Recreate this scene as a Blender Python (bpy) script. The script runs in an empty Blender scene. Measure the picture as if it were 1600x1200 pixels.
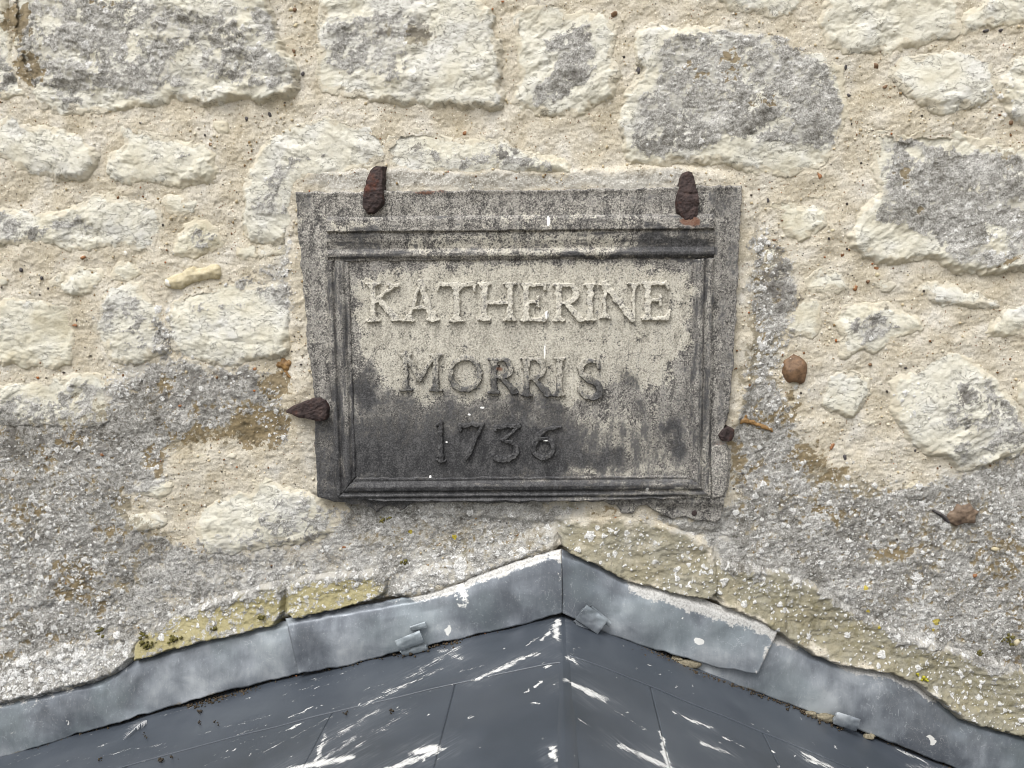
import bpy, math, random
import numpy as np
from mathutils import Matrix, Euler, Vector

# ------------------------------------------------------------------ camera, sky, sun, exposure
sc = bpy.context.scene
col = sc.collection
PITCH, YAW, DIST, FPX = math.radians(6.0), math.radians(3.0), 1.2, 1200.0
cam_rot = Euler((math.radians(90) - PITCH, 0, YAW))
CR = np.array(cam_rot.to_matrix())
CPOS = -(CR @ np.array([0, 0, -1.0])) * DIST
cam_d = bpy.data.cameras.new('camera'); cam = bpy.data.objects.new('camera', cam_d); col.objects.link(cam)
cam.location = CPOS; cam.rotation_euler = cam_rot
cam_d.sensor_width = 36; cam_d.lens = FPX / 1600 * 36; cam_d.clip_start = 0.02; cam_d.clip_end = 400
sc.camera = cam

SUN_EL, SUN_AZ = math.radians(58), math.radians(205)      # azimuth clockwise from +Y
w = bpy.data.worlds.new('World'); sc.world = w; w.use_nodes = True
nt = w.node_tree; bg = nt.nodes['Background']
sky = nt.nodes.new('ShaderNodeTexSky'); sky.sky_type = 'NISHITA'; sky.sun_disc = False
sky.sun_elevation = SUN_EL; sky.sun_rotation = SUN_AZ; sky.dust_density = 6; sky.air_density = 1.0; sky.ozone_density = 1.0
hs = nt.nodes.new('ShaderNodeHueSaturation'); hs.inputs['Saturation'].default_value = 0.26
nt.links.new(sky.outputs[0], hs.inputs['Color']); nt.links.new(hs.outputs[0], bg.inputs[0]); bg.inputs[1].default_value = 0.15
sun_d = bpy.data.lights.new('sun', 'SUN'); sun_d.energy = 1.1; sun_d.angle = math.radians(36); sun_d.color = (1, .99, .97)
sun = bpy.data.objects.new('sun', sun_d); col.objects.link(sun)
sd = Vector((math.sin(SUN_AZ) * math.cos(SUN_EL), math.cos(SUN_AZ) * math.cos(SUN_EL), math.sin(SUN_EL)))
sun.rotation_euler = sd.to_track_quat('Z', 'Y').to_euler(); sun.location = sd * 8
sc.view_settings.view_transform = 'Standard'; sc.view_settings.look = 'None'
sc.view_settings.gamma = 1; sc.view_settings.exposure = 0.45
sc.cycles.pixel_filter_type = 'BLACKMAN_HARRIS'; sc.cycles.filter_width = 1.0; sc.cycles.max_bounces = 4; sc.cycles.diffuse_bounces = 2; sc.cycles.glossy_bounces = 2; sc.cycles.caustics_reflective = False; sc.cycles.caustics_refractive = False

# ------------------------------------------------------------------ helpers
RNG = np.random.default_rng(7); random.seed(7)
F = np.float32

def P(px, py, y=0.0):
    """photo pixel -> point of the place at distance y from the wall plane (wall is y = 0, outside is -y)"""
    d = CR @ np.array([(px - 800) / FPX, (600 - py) / FPX, -1.0])
    return CPOS + d * ((y - CPOS[1]) / d[1])

def W(pts, y=0.0):
    return np.array([[P(a, b, y)[0], P(a, b, y)[2]] for a, b in pts])

_perm = np.random.default_rng(3).permutation(256).astype(np.int32)
_perm = np.concatenate([_perm, _perm])
_ang = np.random.default_rng(4).random(256) * 2 * math.pi
_gx, _gz = np.cos(_ang).astype(F), np.sin(_ang).astype(F)

def noise(x, z):
    xi = np.floor(x); zi = np.floor(z)
    fx = (x - xi).astype(F); fz = (z - zi).astype(F)
    xi = xi.astype(np.int32) & 255; zi = zi.astype(np.int32) & 255
    u = fx * fx * fx * (fx * (fx * 6 - 15) + 10); v = fz * fz * fz * (fz * (fz * 6 - 15) + 10)
    def g(ix, iz, dx, dz):
        h = _perm[_perm[ix & 255] + (iz & 255)]
        return _gx[h] * dx + _gz[h] * dz
    a = g(xi, zi, fx, fz); b = g(xi + 1, zi, fx - 1, fz)
    c = g(xi, zi + 1, fx, fz - 1); d = g(xi + 1, zi + 1, fx - 1, fz - 1)
    return (a + u * (b - a)) * (1 - v) + (c + u * (d - c)) * v       # about -0.7 .. 0.7

def fbm(x, z, freq, octs=4, gain=.5, ox=0., oz=0.):
    t = np.zeros(np.shape(x), F); a = 1.0
    for o in range(octs):
        t += a * noise(x * freq + ox + 17.3 * o, z * freq + oz - 9.1 * o); freq *= 2.03; a *= gain
    return t

def ridged(x, z, freq, octs=3, ox=0., oz=0.):
    t = np.zeros(np.shape(x), F); a = 1.0
    for o in range(octs):
        t += a * (1 - 2.4 * np.abs(noise(x * freq + ox + 5.7 * o, z * freq + oz + 3.3 * o))); freq *= 2.1; a *= .5
    return t / 1.75

def sstep(a, b, x):
    t = np.clip((x - a) / (b - a), 0, 1); return t * t * (3 - 2 * t)

def chaikin(p, n=1):
    p = np.asarray(p, float)
    for _ in range(n):
        q = np.roll(p, -1, 0); p = np.stack([p * .75 + q * .25, p * .25 + q * .75], 1).reshape(-1, 2)
    return p

def sdf_poly(poly, x, z):
    """signed distance, positive inside"""
    d = np.full(x.shape, 1e9, F); s = np.zeros(x.shape, bool)
    q = np.roll(poly, -1, 0)
    for (ax, az), (bx, bz) in zip(poly, q):
        ex, ez = bx - ax, bz - az
        wx = x - F(ax); wz = z - F(az)
        t = np.clip((wx * F(ex) + wz * F(ez)) / F(ex * ex + ez * ez + 1e-12), 0, 1)
        dx = wx - F(ex) * t; dz = wz - F(ez) * t
        np.minimum(d, dx * dx + dz * dz, out=d)
        if abs(ez) > 1e-9:
            c = (z >= az) != (z >= bz)
            s ^= c & (wx < (wz * F(ex / ez)))
    d = np.sqrt(d)
    return np.where(s, d, -d)

def seg_d(x, z, ax, az, bx, bz):
    ex, ez = bx - ax, bz - az
    t = np.clip(((x - ax) * ex + (z - az) * ez) / (ex * ex + ez * ez + 1e-12), 0, 1)
    return np.sqrt((x - ax - ex * t) ** 2 + (z - az - ez * t) ** 2), t

def mesh_from(name, co, quads, mat, parent=None, attrs=None, smooth=True, origin=None):
    me = bpy.data.meshes.new(name)
    if origin is None: origin = (co.min(0) + co.max(0)) / 2
    co = np.asarray(co, np.float64) - origin
    n, k = quads.shape
    me.vertices.add(len(co)); me.vertices.foreach_set('co', co.astype(F).ravel())
    me.loops.add(n * k); me.loops.foreach_set('vertex_index', quads.astype(np.int32).ravel())
    me.polygons.add(n); me.polygons.foreach_set('loop_start', np.arange(0, n * k, k, dtype=np.int32))
    me.polygons.foreach_set('use_smooth', np.full(n, smooth))
    me.update(calc_edges=True)
    for an, av in (attrs or {}).items():
        a = me.attributes.new(an, 'FLOAT_COLOR', 'POINT'); a.data.foreach_set('color', av.astype(F).ravel())
    me.materials.append(mat)
    o = bpy.data.objects.new(name, me); col.objects.link(o); o.location = origin
    if parent is not None:
        o.parent = parent; o.location = Vector(origin) - parent.location
    return o

def grid_mesh(name, X, Y, Z, keep, mat, parent=None, attrs=None, smooth=True):
    """X,Y,Z 2-D arrays (rows = z upward, columns = x); keep: cell mask"""
    nz, nx = X.shape
    idx = np.arange(nz * nx).reshape(nz, nx)
    a, b, c, d = idx[:-1, :-1][keep], idx[:-1, 1:][keep], idx[1:, 1:][keep], idx[1:, :-1][keep]
    q = np.stack([a, b, c, d], 1)
    used = np.zeros(nz * nx, bool); used[q.ravel()] = True
    rem = np.cumsum(used) - 1
    co = np.stack([X.ravel()[used], Y.ravel()[used], Z.ravel()[used]], 1)
    at = {k: v.reshape(-1, 4)[used] for k, v in (attrs or {}).items()}
    return mesh_from(name, co, rem[q], mat, parent, at, smooth)

def cells(v):           # vertex mask -> cell mask (any corner)
    return v[:-1, :-1] | v[1:, :-1] | v[:-1, 1:] | v[1:, 1:]

def empty(name, loc, label=None, cat=None, group=None):
    o = bpy.data.objects.new(name, None); col.objects.link(o); o.location = loc; o.empty_display_size = .05
    if label: o['label'] = label
    if cat: o['category'] = cat
    if group: o['group'] = group
    return o

def rgba(*ch, shape=None):
    shape = shape or next(c.shape for c in ch if hasattr(c, 'shape'))
    return np.stack([np.broadcast_to(np.asarray(c, F), shape) for c in ch], -1)

# ------------------------------------------------------------------ node helper
class NT:
    def __init__(s, name):
        s.m = bpy.data.materials.new(name); s.m.use_nodes = True
        s.t = s.m.node_tree; s.b = s.t.nodes['Principled BSDF']
        s.pos = s.t.nodes.new('ShaderNodeNewGeometry').outputs['Position']
    def lk(s, a, b):
        if isinstance(a, (int, float)): b.default_value = a
        elif isinstance(a, tuple): b.default_value = a if len(a) == 4 or len(b.default_value) == 3 else (*a, 1)
        else: s.t.links.new(a, b)
    def noise(s, scale, detail=4, rough=.55, dist=0, vec=None, out=0):
        n = s.t.nodes.new('ShaderNodeTexNoise'); n.inputs['Scale'].default_value = scale
        n.inputs['Detail'].default_value = detail; n.inputs['Roughness'].default_value = rough
        n.inputs['Distortion'].default_value = dist; s.lk(vec or s.pos, n.inputs['Vector']); return n.outputs[out]
    def vor(s, scale, feature='F1', vec=None, rnd=1.0):
        n = s.t.nodes.new('ShaderNodeTexVoronoi'); n.feature = feature; n.inputs['Scale'].default_value = scale
        n.inputs['Randomness'].default_value = rnd
        s.lk(vec or s.pos, n.inputs['Vector']); return n.outputs
    def map(s, loc=(0, 0, 0), rot=(0, 0, 0), scale=(1, 1, 1), vec=None):
        n = s.t.nodes.new('ShaderNodeMapping'); n.inputs[1].default_value = loc; n.inputs[2].default_value = rot
        n.inputs[3].default_value = scale; s.lk(vec or s.pos, n.inputs[0]); return n.outputs[0]
    def math(s, op, a, b=0.0, c=None, clamp=False):
        n = s.t.nodes.new('ShaderNodeMath'); n.operation = op; n.use_clamp = clamp
        s.lk(a, n.inputs[0]); s.lk(b, n.inputs[1])
        if c is not None: s.lk(c, n.inputs[2])
        return n.outputs[0]
    def ss(s, x, a, b, lo=0.0, hi=1.0):
        n = s.t.nodes.new('ShaderNodeMapRange'); n.interpolation_type = 'SMOOTHSTEP'
        s.lk(x, n.inputs[0])
        for i, v in enumerate((a, b, lo, hi)): n.inputs[i + 1].default_value = v
        return n.outputs[0]
    def mix(s, f, a, b, mode='MIX'):
        n = s.t.nodes.new('ShaderNodeMix'); n.data_type = 'RGBA'; n.blend_type = mode
        s.lk(f, n.inputs[0]); s.lk(a, n.inputs[6]); s.lk(b, n.inputs[7]); return n.outputs[2]
    def ramp(s, f, stops):
        n = s.t.nodes.new('ShaderNodeValToRGB'); e = n.color_ramp.elements
        while len(e) < len(stops): e.new(.5)
        for k, (p, c) in zip(e, stops): k.position = p; k.color = (*c, 1)
        s.lk(f, n.inputs[0]); return n.outputs[0]
    def attr(s, name):
        n = s.t.nodes.new('ShaderNodeAttribute'); n.attribute_name = name
        sep = s.t.nodes.new('ShaderNodeSeparateColor'); s.t.links.new(n.outputs['Color'], sep.inputs[0])
        return sep.outputs[0], sep.outputs[1], sep.outputs[2], n.outputs['Alpha']
    def rand(s): return s.t.nodes.new('ShaderNodeObjectInfo').outputs['Random']
    def bump(s, h, dist, strength=1.0, nrm=None):
        n = s.t.nodes.new('ShaderNodeBump'); n.inputs['Strength'].default_value = strength
        n.inputs['Distance'].default_value = dist; s.lk(h, n.inputs['Height'])
        if nrm is not None: s.lk(nrm, n.inputs['Normal'])
        return n.outputs[0]
    def done(s, colr, rough=.9, nrm=None, metal=0.0, spec=.3):
        s.lk(colr, s.b.inputs['Base Color']); s.lk(rough, s.b.inputs['Roughness'])
        s.lk(metal, s.b.inputs['Metallic']); s.b.inputs['Specular IOR Level'].default_value = spec
        if nrm is not None: s.lk(nrm, s.b.inputs['Normal'])
        return s.m

def lin(r, g, b):
    f = lambda c: (c / 255 / 12.92) if c / 255 <= .04045 else ((c / 255 + .055) / 1.055) ** 2.4
    return (f(r), f(g), f(b))

# ------------------------------------------------------------------ masonry material (mortar, stones, fillets)
def masonry(name, stone):
    n = NT(name)
    lich, ochre, white, dark = n.attr('growth')
    grain, algae, brown, yellow = n.attr('ground')
    ltone, btone, crack, film = n.attr('tone')
    fine = n.noise(420, 3, .72)
    fdev = n.math('SUBTRACT', fine, .5)
    if stone:
        b = n.ramp(btone, [(.08, lin(184, 177, 154)), (.34, lin(204, 200, 182)), (.6, lin(213, 211, 198)), (.88, lin(210, 210, 205))])
        b = n.mix(n.math('MULTIPLY', n.rand(), .45), b, lin(208, 207, 198))
        b = n.mix(n.math('MULTIPLY', n.ss(n.math('ADD', grain, fdev), .42, .70), .6), b, lin(196, 187, 166))
        b = n.mix(n.math('MULTIPLY', crack, .62), b, lin(112, 106, 92))
        hl = n.math('ABSOLUTE', n.math('SUBTRACT', n.noise(46, 6, .62, .7, n.map(rot=(0, .3, 0), scale=(.8, 1, 1.5))), .5))
        hm = n.math('MULTIPLY', n.ss(hl, .0, .014, 1, 0), n.ss(btone, .38, .62))
        b = n.mix(n.math('MULTIPLY', hm, .7), b, lin(98, 94, 82))
        b = n.mix(n.ss(fine, .28, .5, .22, 0), b, lin(150, 145, 126))
    else:
        b = n.ramp(btone, [(.1, lin(178, 168, 147)), (.4, lin(193, 185, 167)), (.62, lin(202, 196, 182)), (.9, lin(207, 204, 196))])
        b = n.mix(n.ss(fine, .32, .50, .6, 0), b, lin(138, 128, 106))
        b = n.mix(n.ss(fine, .55, .72, 0, .45), b, lin(230, 224, 206))
        v = n.vor(330); rc = n.t.nodes.new('ShaderNodeSeparateColor'); n.lk(v['Color'], rc.inputs[0])
        core = n.ss(v['Distance'], .26, .40, 1, 0)
        b = n.mix(n.math('MULTIPLY', core, n.ss(rc.outputs[0], .92, .925)), b, lin(230, 225, 212))
        b = n.mix(n.math('MULTIPLY', core, n.ss(rc.outputs[1], .97, .974)), b, lin(120, 88, 58))
        b = n.mix(n.math('MULTIPLY', core, n.ss(rc.outputs[2], .978, .982)), b, lin(58, 54, 54))
        gr = n.math('MULTIPLY', n.ss(v['Distance'], .28, .5, 1, 0), grain)
        b = n.mix(n.math('MULTIPLY', grain, .9), b, n.mix(n.ss(ltone, .25, .8), lin(126, 123, 116), lin(178, 176, 170)))
        b = n.mix(n.math('MULTIPLY', gr, .55), b, lin(216, 215, 209))
    k = n.math('MULTIPLY', fdev, .9)
    cov = lambda c, lo, hi, amp: n.math('MULTIPLY', n.ss(n.math('ADD', c, k), lo, hi), amp)
    b = n.mix(cov(film, .36, .84, .60), b, lin(170, 169, 164))
    b = n.mix(cov(brown, .42, .62, .75), b, lin(124, 116, 96))
    b = n.mix(cov(algae, .34, .80, .70), b, n.mix(n.ss(algae, 1.0, 1.4), lin(114, 110, 86), lin(146, 136, 78)))
    oc = cov(ochre, .44, .56, .88)
    b = n.mix(oc, b, n.mix(n.ss(ltone, .2, .75), lin(88, 77, 56), lin(134, 119, 90)))
    lm = n.ss(n.math('ADD', lich, k), .44, .56)
    t2 = n.math('ADD', ltone, n.math('MULTIPLY', fdev, 1.5))
    lc = n.ramp(t2, [(.08, lin(74, 70, 66)), (.26, lin(113, 111, 105)), (.5, lin(152, 151, 147)), (.74, lin(185, 184, 180)), (.97, lin(215, 214, 210))])
    worm = n.ss(n.math('ABSOLUTE', n.math('SUBTRACT', n.noise(250, 2, .6, .4), .5)), .006, .040, 1, 0)
    lc = n.mix(n.math('MULTIPLY', worm, .55), lc, lin(70, 66, 60))
    b = n.mix(n.math('MULTIPLY', lm, .92), b, lc)
    b = n.mix(cov(dark, .46, .62, .62), b, lin(88, 84, 80))
    wm = n.ss(n.math('ADD', white, n.math('MULTIPLY', fdev, .7)), .38, .52)
    b = n.mix(n.math('MULTIPLY', wm, .9), b, n.mix(n.ss(fine, .32, .6), lin(164, 163, 159), lin(226, 226, 224)))
    b = n.mix(cov(yellow, .4, .5, .85), b, lin(184, 166, 44))
    crust = n.math('MULTIPLY', n.math('MAXIMUM', lich, white, None, True), 2.2)
    hgt = n.math('MULTIPLY', fine, n.math('ADD', crust, 1.5 if stone else 1.9))
    if stone: hgt = n.math('SUBTRACT', hgt, n.math('MULTIPLY', hm, .8))
    return n.done(b, .93, n.bump(hgt, .0010, .8), 0, .2)

M_STONE = masonry('limestone', True)
M_MORTAR = masonry('lime_mortar', False)

# ------------------------------------------------------------------ growth maps, placed in wall coordinates
G = 0.0017
XS = np.arange(-1.02, 1.02, G, dtype=F); ZS = np.arange(-.72, .70, G, dtype=F)
GX, GZ = np.meshgrid(XS, ZS)
warpx = (fbm(GX, GZ, 22, 4) * .012).astype(F); warpz = (fbm(GX, GZ, 22, 4, ox=40) * .012).astype(F)

def poly_mask(lst, soft, X=GX, Z=GZ, wx=warpx, wz=warpz):
    out = np.zeros(X.shape, F)
    for item in lst:
        pts, s = item[0], item[1]; sf = item[2] if len(item) > 2 else soft
        p = chaikin(W(pts), 1); lo = p.min(0) - sf - .03; hi = p.max(0) + sf + .03
        m = (X[0] > lo[0]) & (X[0] < hi[0]); r = (Z[:, 0] > lo[1]) & (Z[:, 0] < hi[1])
        if not m.any() or not r.any(): continue
        c0, c1 = np.where(m)[0][[0, -1]]; r0, r1 = np.where(r)[0][[0, -1]]; sl = (slice(r0, r1 + 1), slice(c0, c1 + 1))
        d = sdf_poly(p, X[sl] + wx[sl], Z[sl] + wz[sl])
        v = sstep(-sf, sf, d) * abs(s)
        if s >= 0: out[sl] = np.maximum(out[sl], v)
        else: out[sl] *= (1 - v)
    return out

def ell(cx, cy, rx, ry, n=10):
    return [(cx + rx * math.cos(2 * math.pi * k / n), cy + ry * math.sin(2 * math.pi * k / n)) for k in range(n)]

LICH = [
 ([(12, 20), (60, -10), (160, -10), (270, 5), (300, 20), (330, 30), (360, 12), (425, 15), (437, 70), (442, 100), (462, 112), (460, 145), (400, 145), (340, 125), (290, 140), (250, 150), (190, 160), (90, 172), (60, 150), (30, 120)], .74),
 ([(-20, 70), (10, 80), (40, 135), (30, 150), (-20, 150)], .62),
 ([(505, 30), (520, 28), (550, 35), (580, 14), (640, 18), (660, 30), (640, 60), (640, 80), (635, 100), (630, 130), (600, 138), (580, 115), (510, 115)], .72),
 ([(870, 60), (920, 28), (935, 40), (930, 90), (938, 112), (905, 140), (860, 157), (832, 168), (828, 145), (865, 120), (862, 80), (832, 58)], .75),
 ([(1018, 55), (1080, 60), (1100, 45), (1180, 50), (1215, 60), (1270, 88), (1302, 115), (1315, 150), (1308, 205), (1290, 232), (1230, 228), (1150, 215), (1090, 230), (1020, 246), (985, 240), (986, 190), (998, 155), (1025, 120), (1025, 80)], .86),
 ([(1383, 215), (1430, 212), (1480, 233), (1550, 238), (1600, 243), (1640, 250), (1640, 420), (1560, 415), (1500, 415), (1480, 400), (1460, 370), (1430, 355), (1390, 350), (1358, 345), (1380, 300), (1380, 250)], .90),
 ([(400, 305), (410, 270), (440, 258), (480, 240), (515, 234), (505, 252), (455, 275), (442, 310), (452, 345), (432, 330), (410, 345), (393, 332)], .72),
 ([(640, 240), (650, 222), (672, 230), (700, 242), (760, 235), (790, 223), (825, 242), (872, 255), (860, 268), (780, 262), (700, 258)], .62),
 ([(-10, 330), (60, 348), (100, 342), (150, 332), (162, 348), (130, 366), (80, 360), (40, 380), (-10, 378)], .66),
 (ell(314, 374, 20, 14), .68), ([(165, 270), (200, 265), (265, 250), (297, 236), (290, 255), (240, 262), (200, 287), (170, 282)], .55),
 ([(1322, 512), (1342, 490), (1370, 490), (1406, 506), (1390, 516), (1370, 530), (1350, 542), (1330, 532)], .72),
 ([(1478, 590), (1550, 598), (1592, 630), (1610, 690), (1575, 712), (1500, 732), (1480, 705), (1462, 690), (1475, 645)], .62),
 ([(148, 492), (170, 468), (200, 452), (230, 478), (248, 505), (262, 548), (215, 560), (180, 530), (155, 512)], .55),
 ([(340, 440), (400, 428), (440, 400), (440, 378), (458, 380), (462, 490), (420, 480), (350, 452)], .6),
 ([(285, 485), (340, 465), (420, 460), (400, 490), (330, 490)], .45),
 ([(240, 500), (262, 500), (280, 550), (230, 560)], .8),
 ([(-40, 615), (60, 622), (110, 600), (160, 592), (190, 620), (100, 665), (-40, 680)], .58),
 ([(-40, 655), (60, 650), (120, 662), (170, 645), (168, 600), (240, 558), (290, 553), (330, 580), (380, 565), (445, 588), (458, 690), (432, 706), (388, 662), (330, 672), (282, 692), (245, 730), (255, 760), (180, 785), (205, 822), (260, 838), (310, 852), (420, 850), (520, 835), (540, 775), (720, 765), (900, 775), (880, 860), (610, 940), (200, 1050), (-40, 1125)], .97, .024),
 ([(1178, 355), (1212, 368), (1240, 405), (1254, 460), (1236, 500), (1222, 550), (1210, 590), (1236, 640), (1248, 690), (1280, 735), (1330, 765), (1400, 768), (1470, 745), (1560, 722), (1640, 690), (1640, 1130), (1540, 1085), (1420, 1040), (1330, 985), (1250, 945), (1140, 925), (1110, 880), (1060, 850), (960, 800), (1145, 800), (1145, 700), (1150, 640), (1170, 600), (1180, 540), (1175, 470)], .95, .022),
 ([(860, 800), (1000, 790), (1120, 830), (1150, 880), (1060, 850), (900, 830)], .35),
 ([(210, 1008), (262, 975), (340, 945), (450, 915), (606, 896), (606, 935), (530, 950), (447, 974), (340, 1003), (214, 1034)], -.52, .008), ([(1126, 890), (1260, 905), (1340, 965), (1430, 1010), (1640, 1065), (1640, 1170), (1500, 1125), (1440, 1060), (1340, 1035), (1230, 985), (1126, 945)], -.7, .012), ([(400, 795), (452, 765), (520, 785), (528, 852), (330, 860), (400, 825)], .62), ([(868, 828), (884, 808), (960, 800), (1030, 808), (1088, 832), (1120, 860), (1124, 940), (1020, 916), (945, 888), (880, 860)], -.72, .006), ([(180, 985), (330, 885), (420, 862), (520, 852), (600, 815), (872, 805), (872, 850), (610, 905), (450, 905), (300, 950)], -.36, .02), (ell(1205, 405, 13, 22), -.9, .006), (ell(1222, 577, 14, 10), -.8), (ell(250, 700, 30, 8), -.2),
 (ell(1120, 65, 10, 9), -.8), (ell(1220, 190, 14, 10), -.8), (ell(1165, 115, 10, 10), -.7), (ell(1430, 245, 14, 9), -.8), (ell(1555, 375, 14, 16), -.7),
 (ell(300, 95, 22, 22), -.85), (ell(325, 130, 20, 12), -.8), (ell(80, 40, 22, 12), -.6), (ell(110, 85, 30, 12), -.5), (ell(270, 115, 16, 9), -.7), (ell(160, 150, 40, 12), -.5), (ell(390, 45, 14, 22), -.5), (ell(215, 80, 20, 18), -.5), (ell(60, 145, 20, 14), -.7), (ell(185, 105, 16, 10), -.6),
]
OCHRE = [
 (ell(30, 30, 26, 34), .75), (ell(45, 105, 22, 28), .8), (ell(170, 8, 40, 9), .5), (ell(1140, 100, 25, 35), .5), (ell(1085, 110, 30, 25), .4), (ell(1410, 270, 14, 20), .8), (ell(1190, 160, 30, 20), .45), (ell(1430, 335, 8, 6), .9), (ell(1570, 410, 14, 8), .8),
 (ell(260, 600, 30, 20), .55), (ell(430, 600, 30, 24), .75), (ell(405, 665, 50, 34), .85), (ell(330, 640, 50, 18), .5), (ell(310, 678, 60, 14), .7), (ell(240, 715, 16, 30), .8), (ell(115, 685, 34, 14), .85), (ell(70, 715, 18, 26), .75), (ell(20, 675, 24, 10), .7), (ell(160, 825, 30, 10), .75), (ell(165, 680, 14, 10), .6),
 (ell(105, 905, 45, 40), .7), (ell(40, 800, 30, 22), .55), (ell(150, 940, 30, 30), .6), (ell(90, 1000, 60, 16), .6), (ell(215, 870, 22, 18), .4), (ell(30, 950, 34, 28), .5), (ell(10, 1020, 40, 14), .65), (ell(300, 855, 30, 8), .5),
 (ell(1195, 655, 36, 16), .8), (ell(1180, 640, 16, 14), .7), (ell(1235, 640, 14, 34), .65), (ell(1255, 715, 40, 26), .7), (ell(1300, 742, 26, 12), .8), (ell(1300, 800, 36, 24), .7), (ell(1180, 740, 30, 30), .5), (ell(1150, 720, 14, 50), .7), (ell(1390, 860, 46, 18), .75), (ell(1560, 880, 50, 60), .5), (ell(1600, 950, 30, 40), .5), (ell(1480, 770, 20, 10), .5), (ell(1420, 930, 30, 12), .4), (ell(1590, 800, 20, 26), .6), (ell(1590, 1030, 30, 12), .7), (ell(1340, 840, 30, 14), .5), (ell(600, 785, 30, 10), .4), (ell(950, 792, 30, 8), .55),
]
WHITE = [
 ([(-40, 780), (80, 770), (130, 830), (180, 900), (170, 1000), (60, 1020), (-40, 1020)], .62, .05), ([(-40, 1040), (60, 1010), (180, 990), (215, 1000), (210, 1035), (60, 1085), (-40, 1110)], .95, .015),
 ([(180, 980), (330, 925), (480, 890), (640, 860), (870, 815), (870, 850), (620, 930), (520, 925), (320, 965)], .5, .03),
 (ell(190, 598, 18, 28), 1.0), (ell(255, 515, 14, 28), .95), (ell(450, 420, 10, 50), .8), (ell(430, 640, 20, 40), .5), (ell(300, 600, 90, 30), .22), (ell(120, 720, 130, 40), .28), (ell(150, 780, 80, 30), .4),
 ([(1178, 350), (1212, 365), (1215, 420), (1190, 480), (1230, 560), (1210, 590), (1176, 570), (1176, 470)], .62, .01), (ell(1225, 600, 40, 60), .3),
 ([(1180, 690), (1290, 740), (1450, 770), (1630, 720), (1630, 1060), (1420, 990), (1250, 895), (1150, 860)], .42, .04), (ell(1370, 770, 70, 22), .55), (ell(1460, 985, 50, 25), .7),
 ([(1130, 870), (1230, 890), (1330, 940), (1450, 1000), (1630, 1050), (1630, 1150), (1500, 1125), (1440, 1060), (1340, 1035), (1230, 980), (1140, 940)], .40, .02),
 ([(880, 810), (1020, 815), (1120, 860), (1130, 940), (1000, 900), (880, 850)], .36, .02), (ell(1070, 900, 60, 22), .5),
 (ell(1540, 360, 70, 50), .24), (ell(1130, 100, 110, 60), .10), (ell(150, 90, 130, 70), .13), (ell(410, 90, 30, 40), .3), (ell(1570, 160, 30, 40), .3), (ell(660, 800, 60, 14), .6),
 (ell(1420, 650, 22, 50), .3),
]
DARK = [
 (ell(905, 60, 30, 18), .5), (ell(910, 118, 26, 14), .6), (ell(660, 50, 24, 18), .75), (ell(598, 58, 14, 20), .5), (ell(1215, 440, 22, 60), .62), (ell(1240, 470, 14, 30), .6), (ell(395, 435, 50, 10), .5), (ell(445, 440, 12, 22), .6), (ell(265, 530, 9, 30), .7), (ell(790, 238, 22, 12), .6), (ell(655, 228, 16, 10), .5), (ell(20, 375, 40, 8), .5), (ell(180, 280, 20, 8), .55), (ell(1350, 510, 30, 22), .45), (ell(1520, 625, 60, 22), .4), (ell(1220, 340, 20, 8), .1), (ell(310, 370, 18, 8), .5),
 (ell(330, 610, 100, 40), .42), (ell(70, 700, 120, 40), .36), (ell(100, 860, 160, 70), .30), (ell(1200, 760, 60, 50), .34), (ell(1400, 850, 130, 60), .30), (ell(290, 800, 50, 14), .2), (ell(1555, 290, 60, 60), .22), (ell(1590, 1010, 20, 30), .5),
]
ALGAE = [([(1105, 868), (1150, 876), (1150, 948), (1105, 936)], .8, .01), 
 ([(212, 1000), (270, 965), (350, 935), (450, 905), (600, 893), (606, 930), (530, 948), (447, 972), (340, 1000), (214, 1030)], 1.55, .008),
 ([(1140, 880), (1260, 900), (1330, 955), (1430, 1005), (1630, 1060), (1630, 1160), (1500, 1125), (1440, 1060), (1340, 1035), (1230, 985), (1140, 945)], .95, .012),
 ([(872, 825), (890, 806), (1030, 812), (1120, 860), (1130, 940), (990, 905), (880, 855)], .80, .012), (ell(700, 850, 160, 30), .36, .03), (ell(880, 795, 70, 10), .6), (ell(600, 800, 30, 10), .5),
]
BROWN = [([(-40, 660), (170, 640), (240, 565), (440, 590), (455, 690), (280, 690), (180, 785), (300, 850), (180, 960), (-40, 1060)], .72, .02), ([(1180, 370), (1250, 450), (1210, 590), (1250, 700), (1400, 768), (1640, 740), (1640, 1060), (1420, 985), (1250, 895), (1140, 860), (1150, 640)], .66, .02), (ell(700, 840, 180, 40), .5, .03), ([(1126, 890), (1260, 905), (1430, 1010), (1640, 1065), (1640, 1170), (1440, 1060), (1230, 985), (1126, 945)], .42, .02), (ell(655, 55, 26, 18), .8), (ell(600, 50, 18, 20), .5), (ell(275, 90, 30, 26), .4), (ell(1480, 240, 40, 14), .1), (ell(1565, 250, 40, 16), .7), (ell(130, 630, 80, 18), .35), (ell(110, 620, 26, 16), .45), (ell(30, 50, 30, 50), .4), (ell(1140, 160, 60, 60), .22)]
YEL = [(ell(720, 850, 90, 26), .16), (ell(1330, 975, 170, 60), .05), (ell(920, 795, 60, 8), .15), (ell(310, 940, 90, 20), .05)]
GRAIN = [([(175, 992), (330, 882), (420, 858), (520, 848), (590, 802), (720, 790), (872, 802), (872, 850), (610, 905), (450, 905), (300, 950), (214, 1000)], .78, .018), ([(470, 292), (500, 268), (620, 262), (780, 272), (900, 276), (980, 272), (1060, 262), (1070, 290), (900, 296), (600, 296)], .95, .008), (ell(500, 590, 20, 40), .12), (ell(480, 720, 16, 60), .25)]

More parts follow.
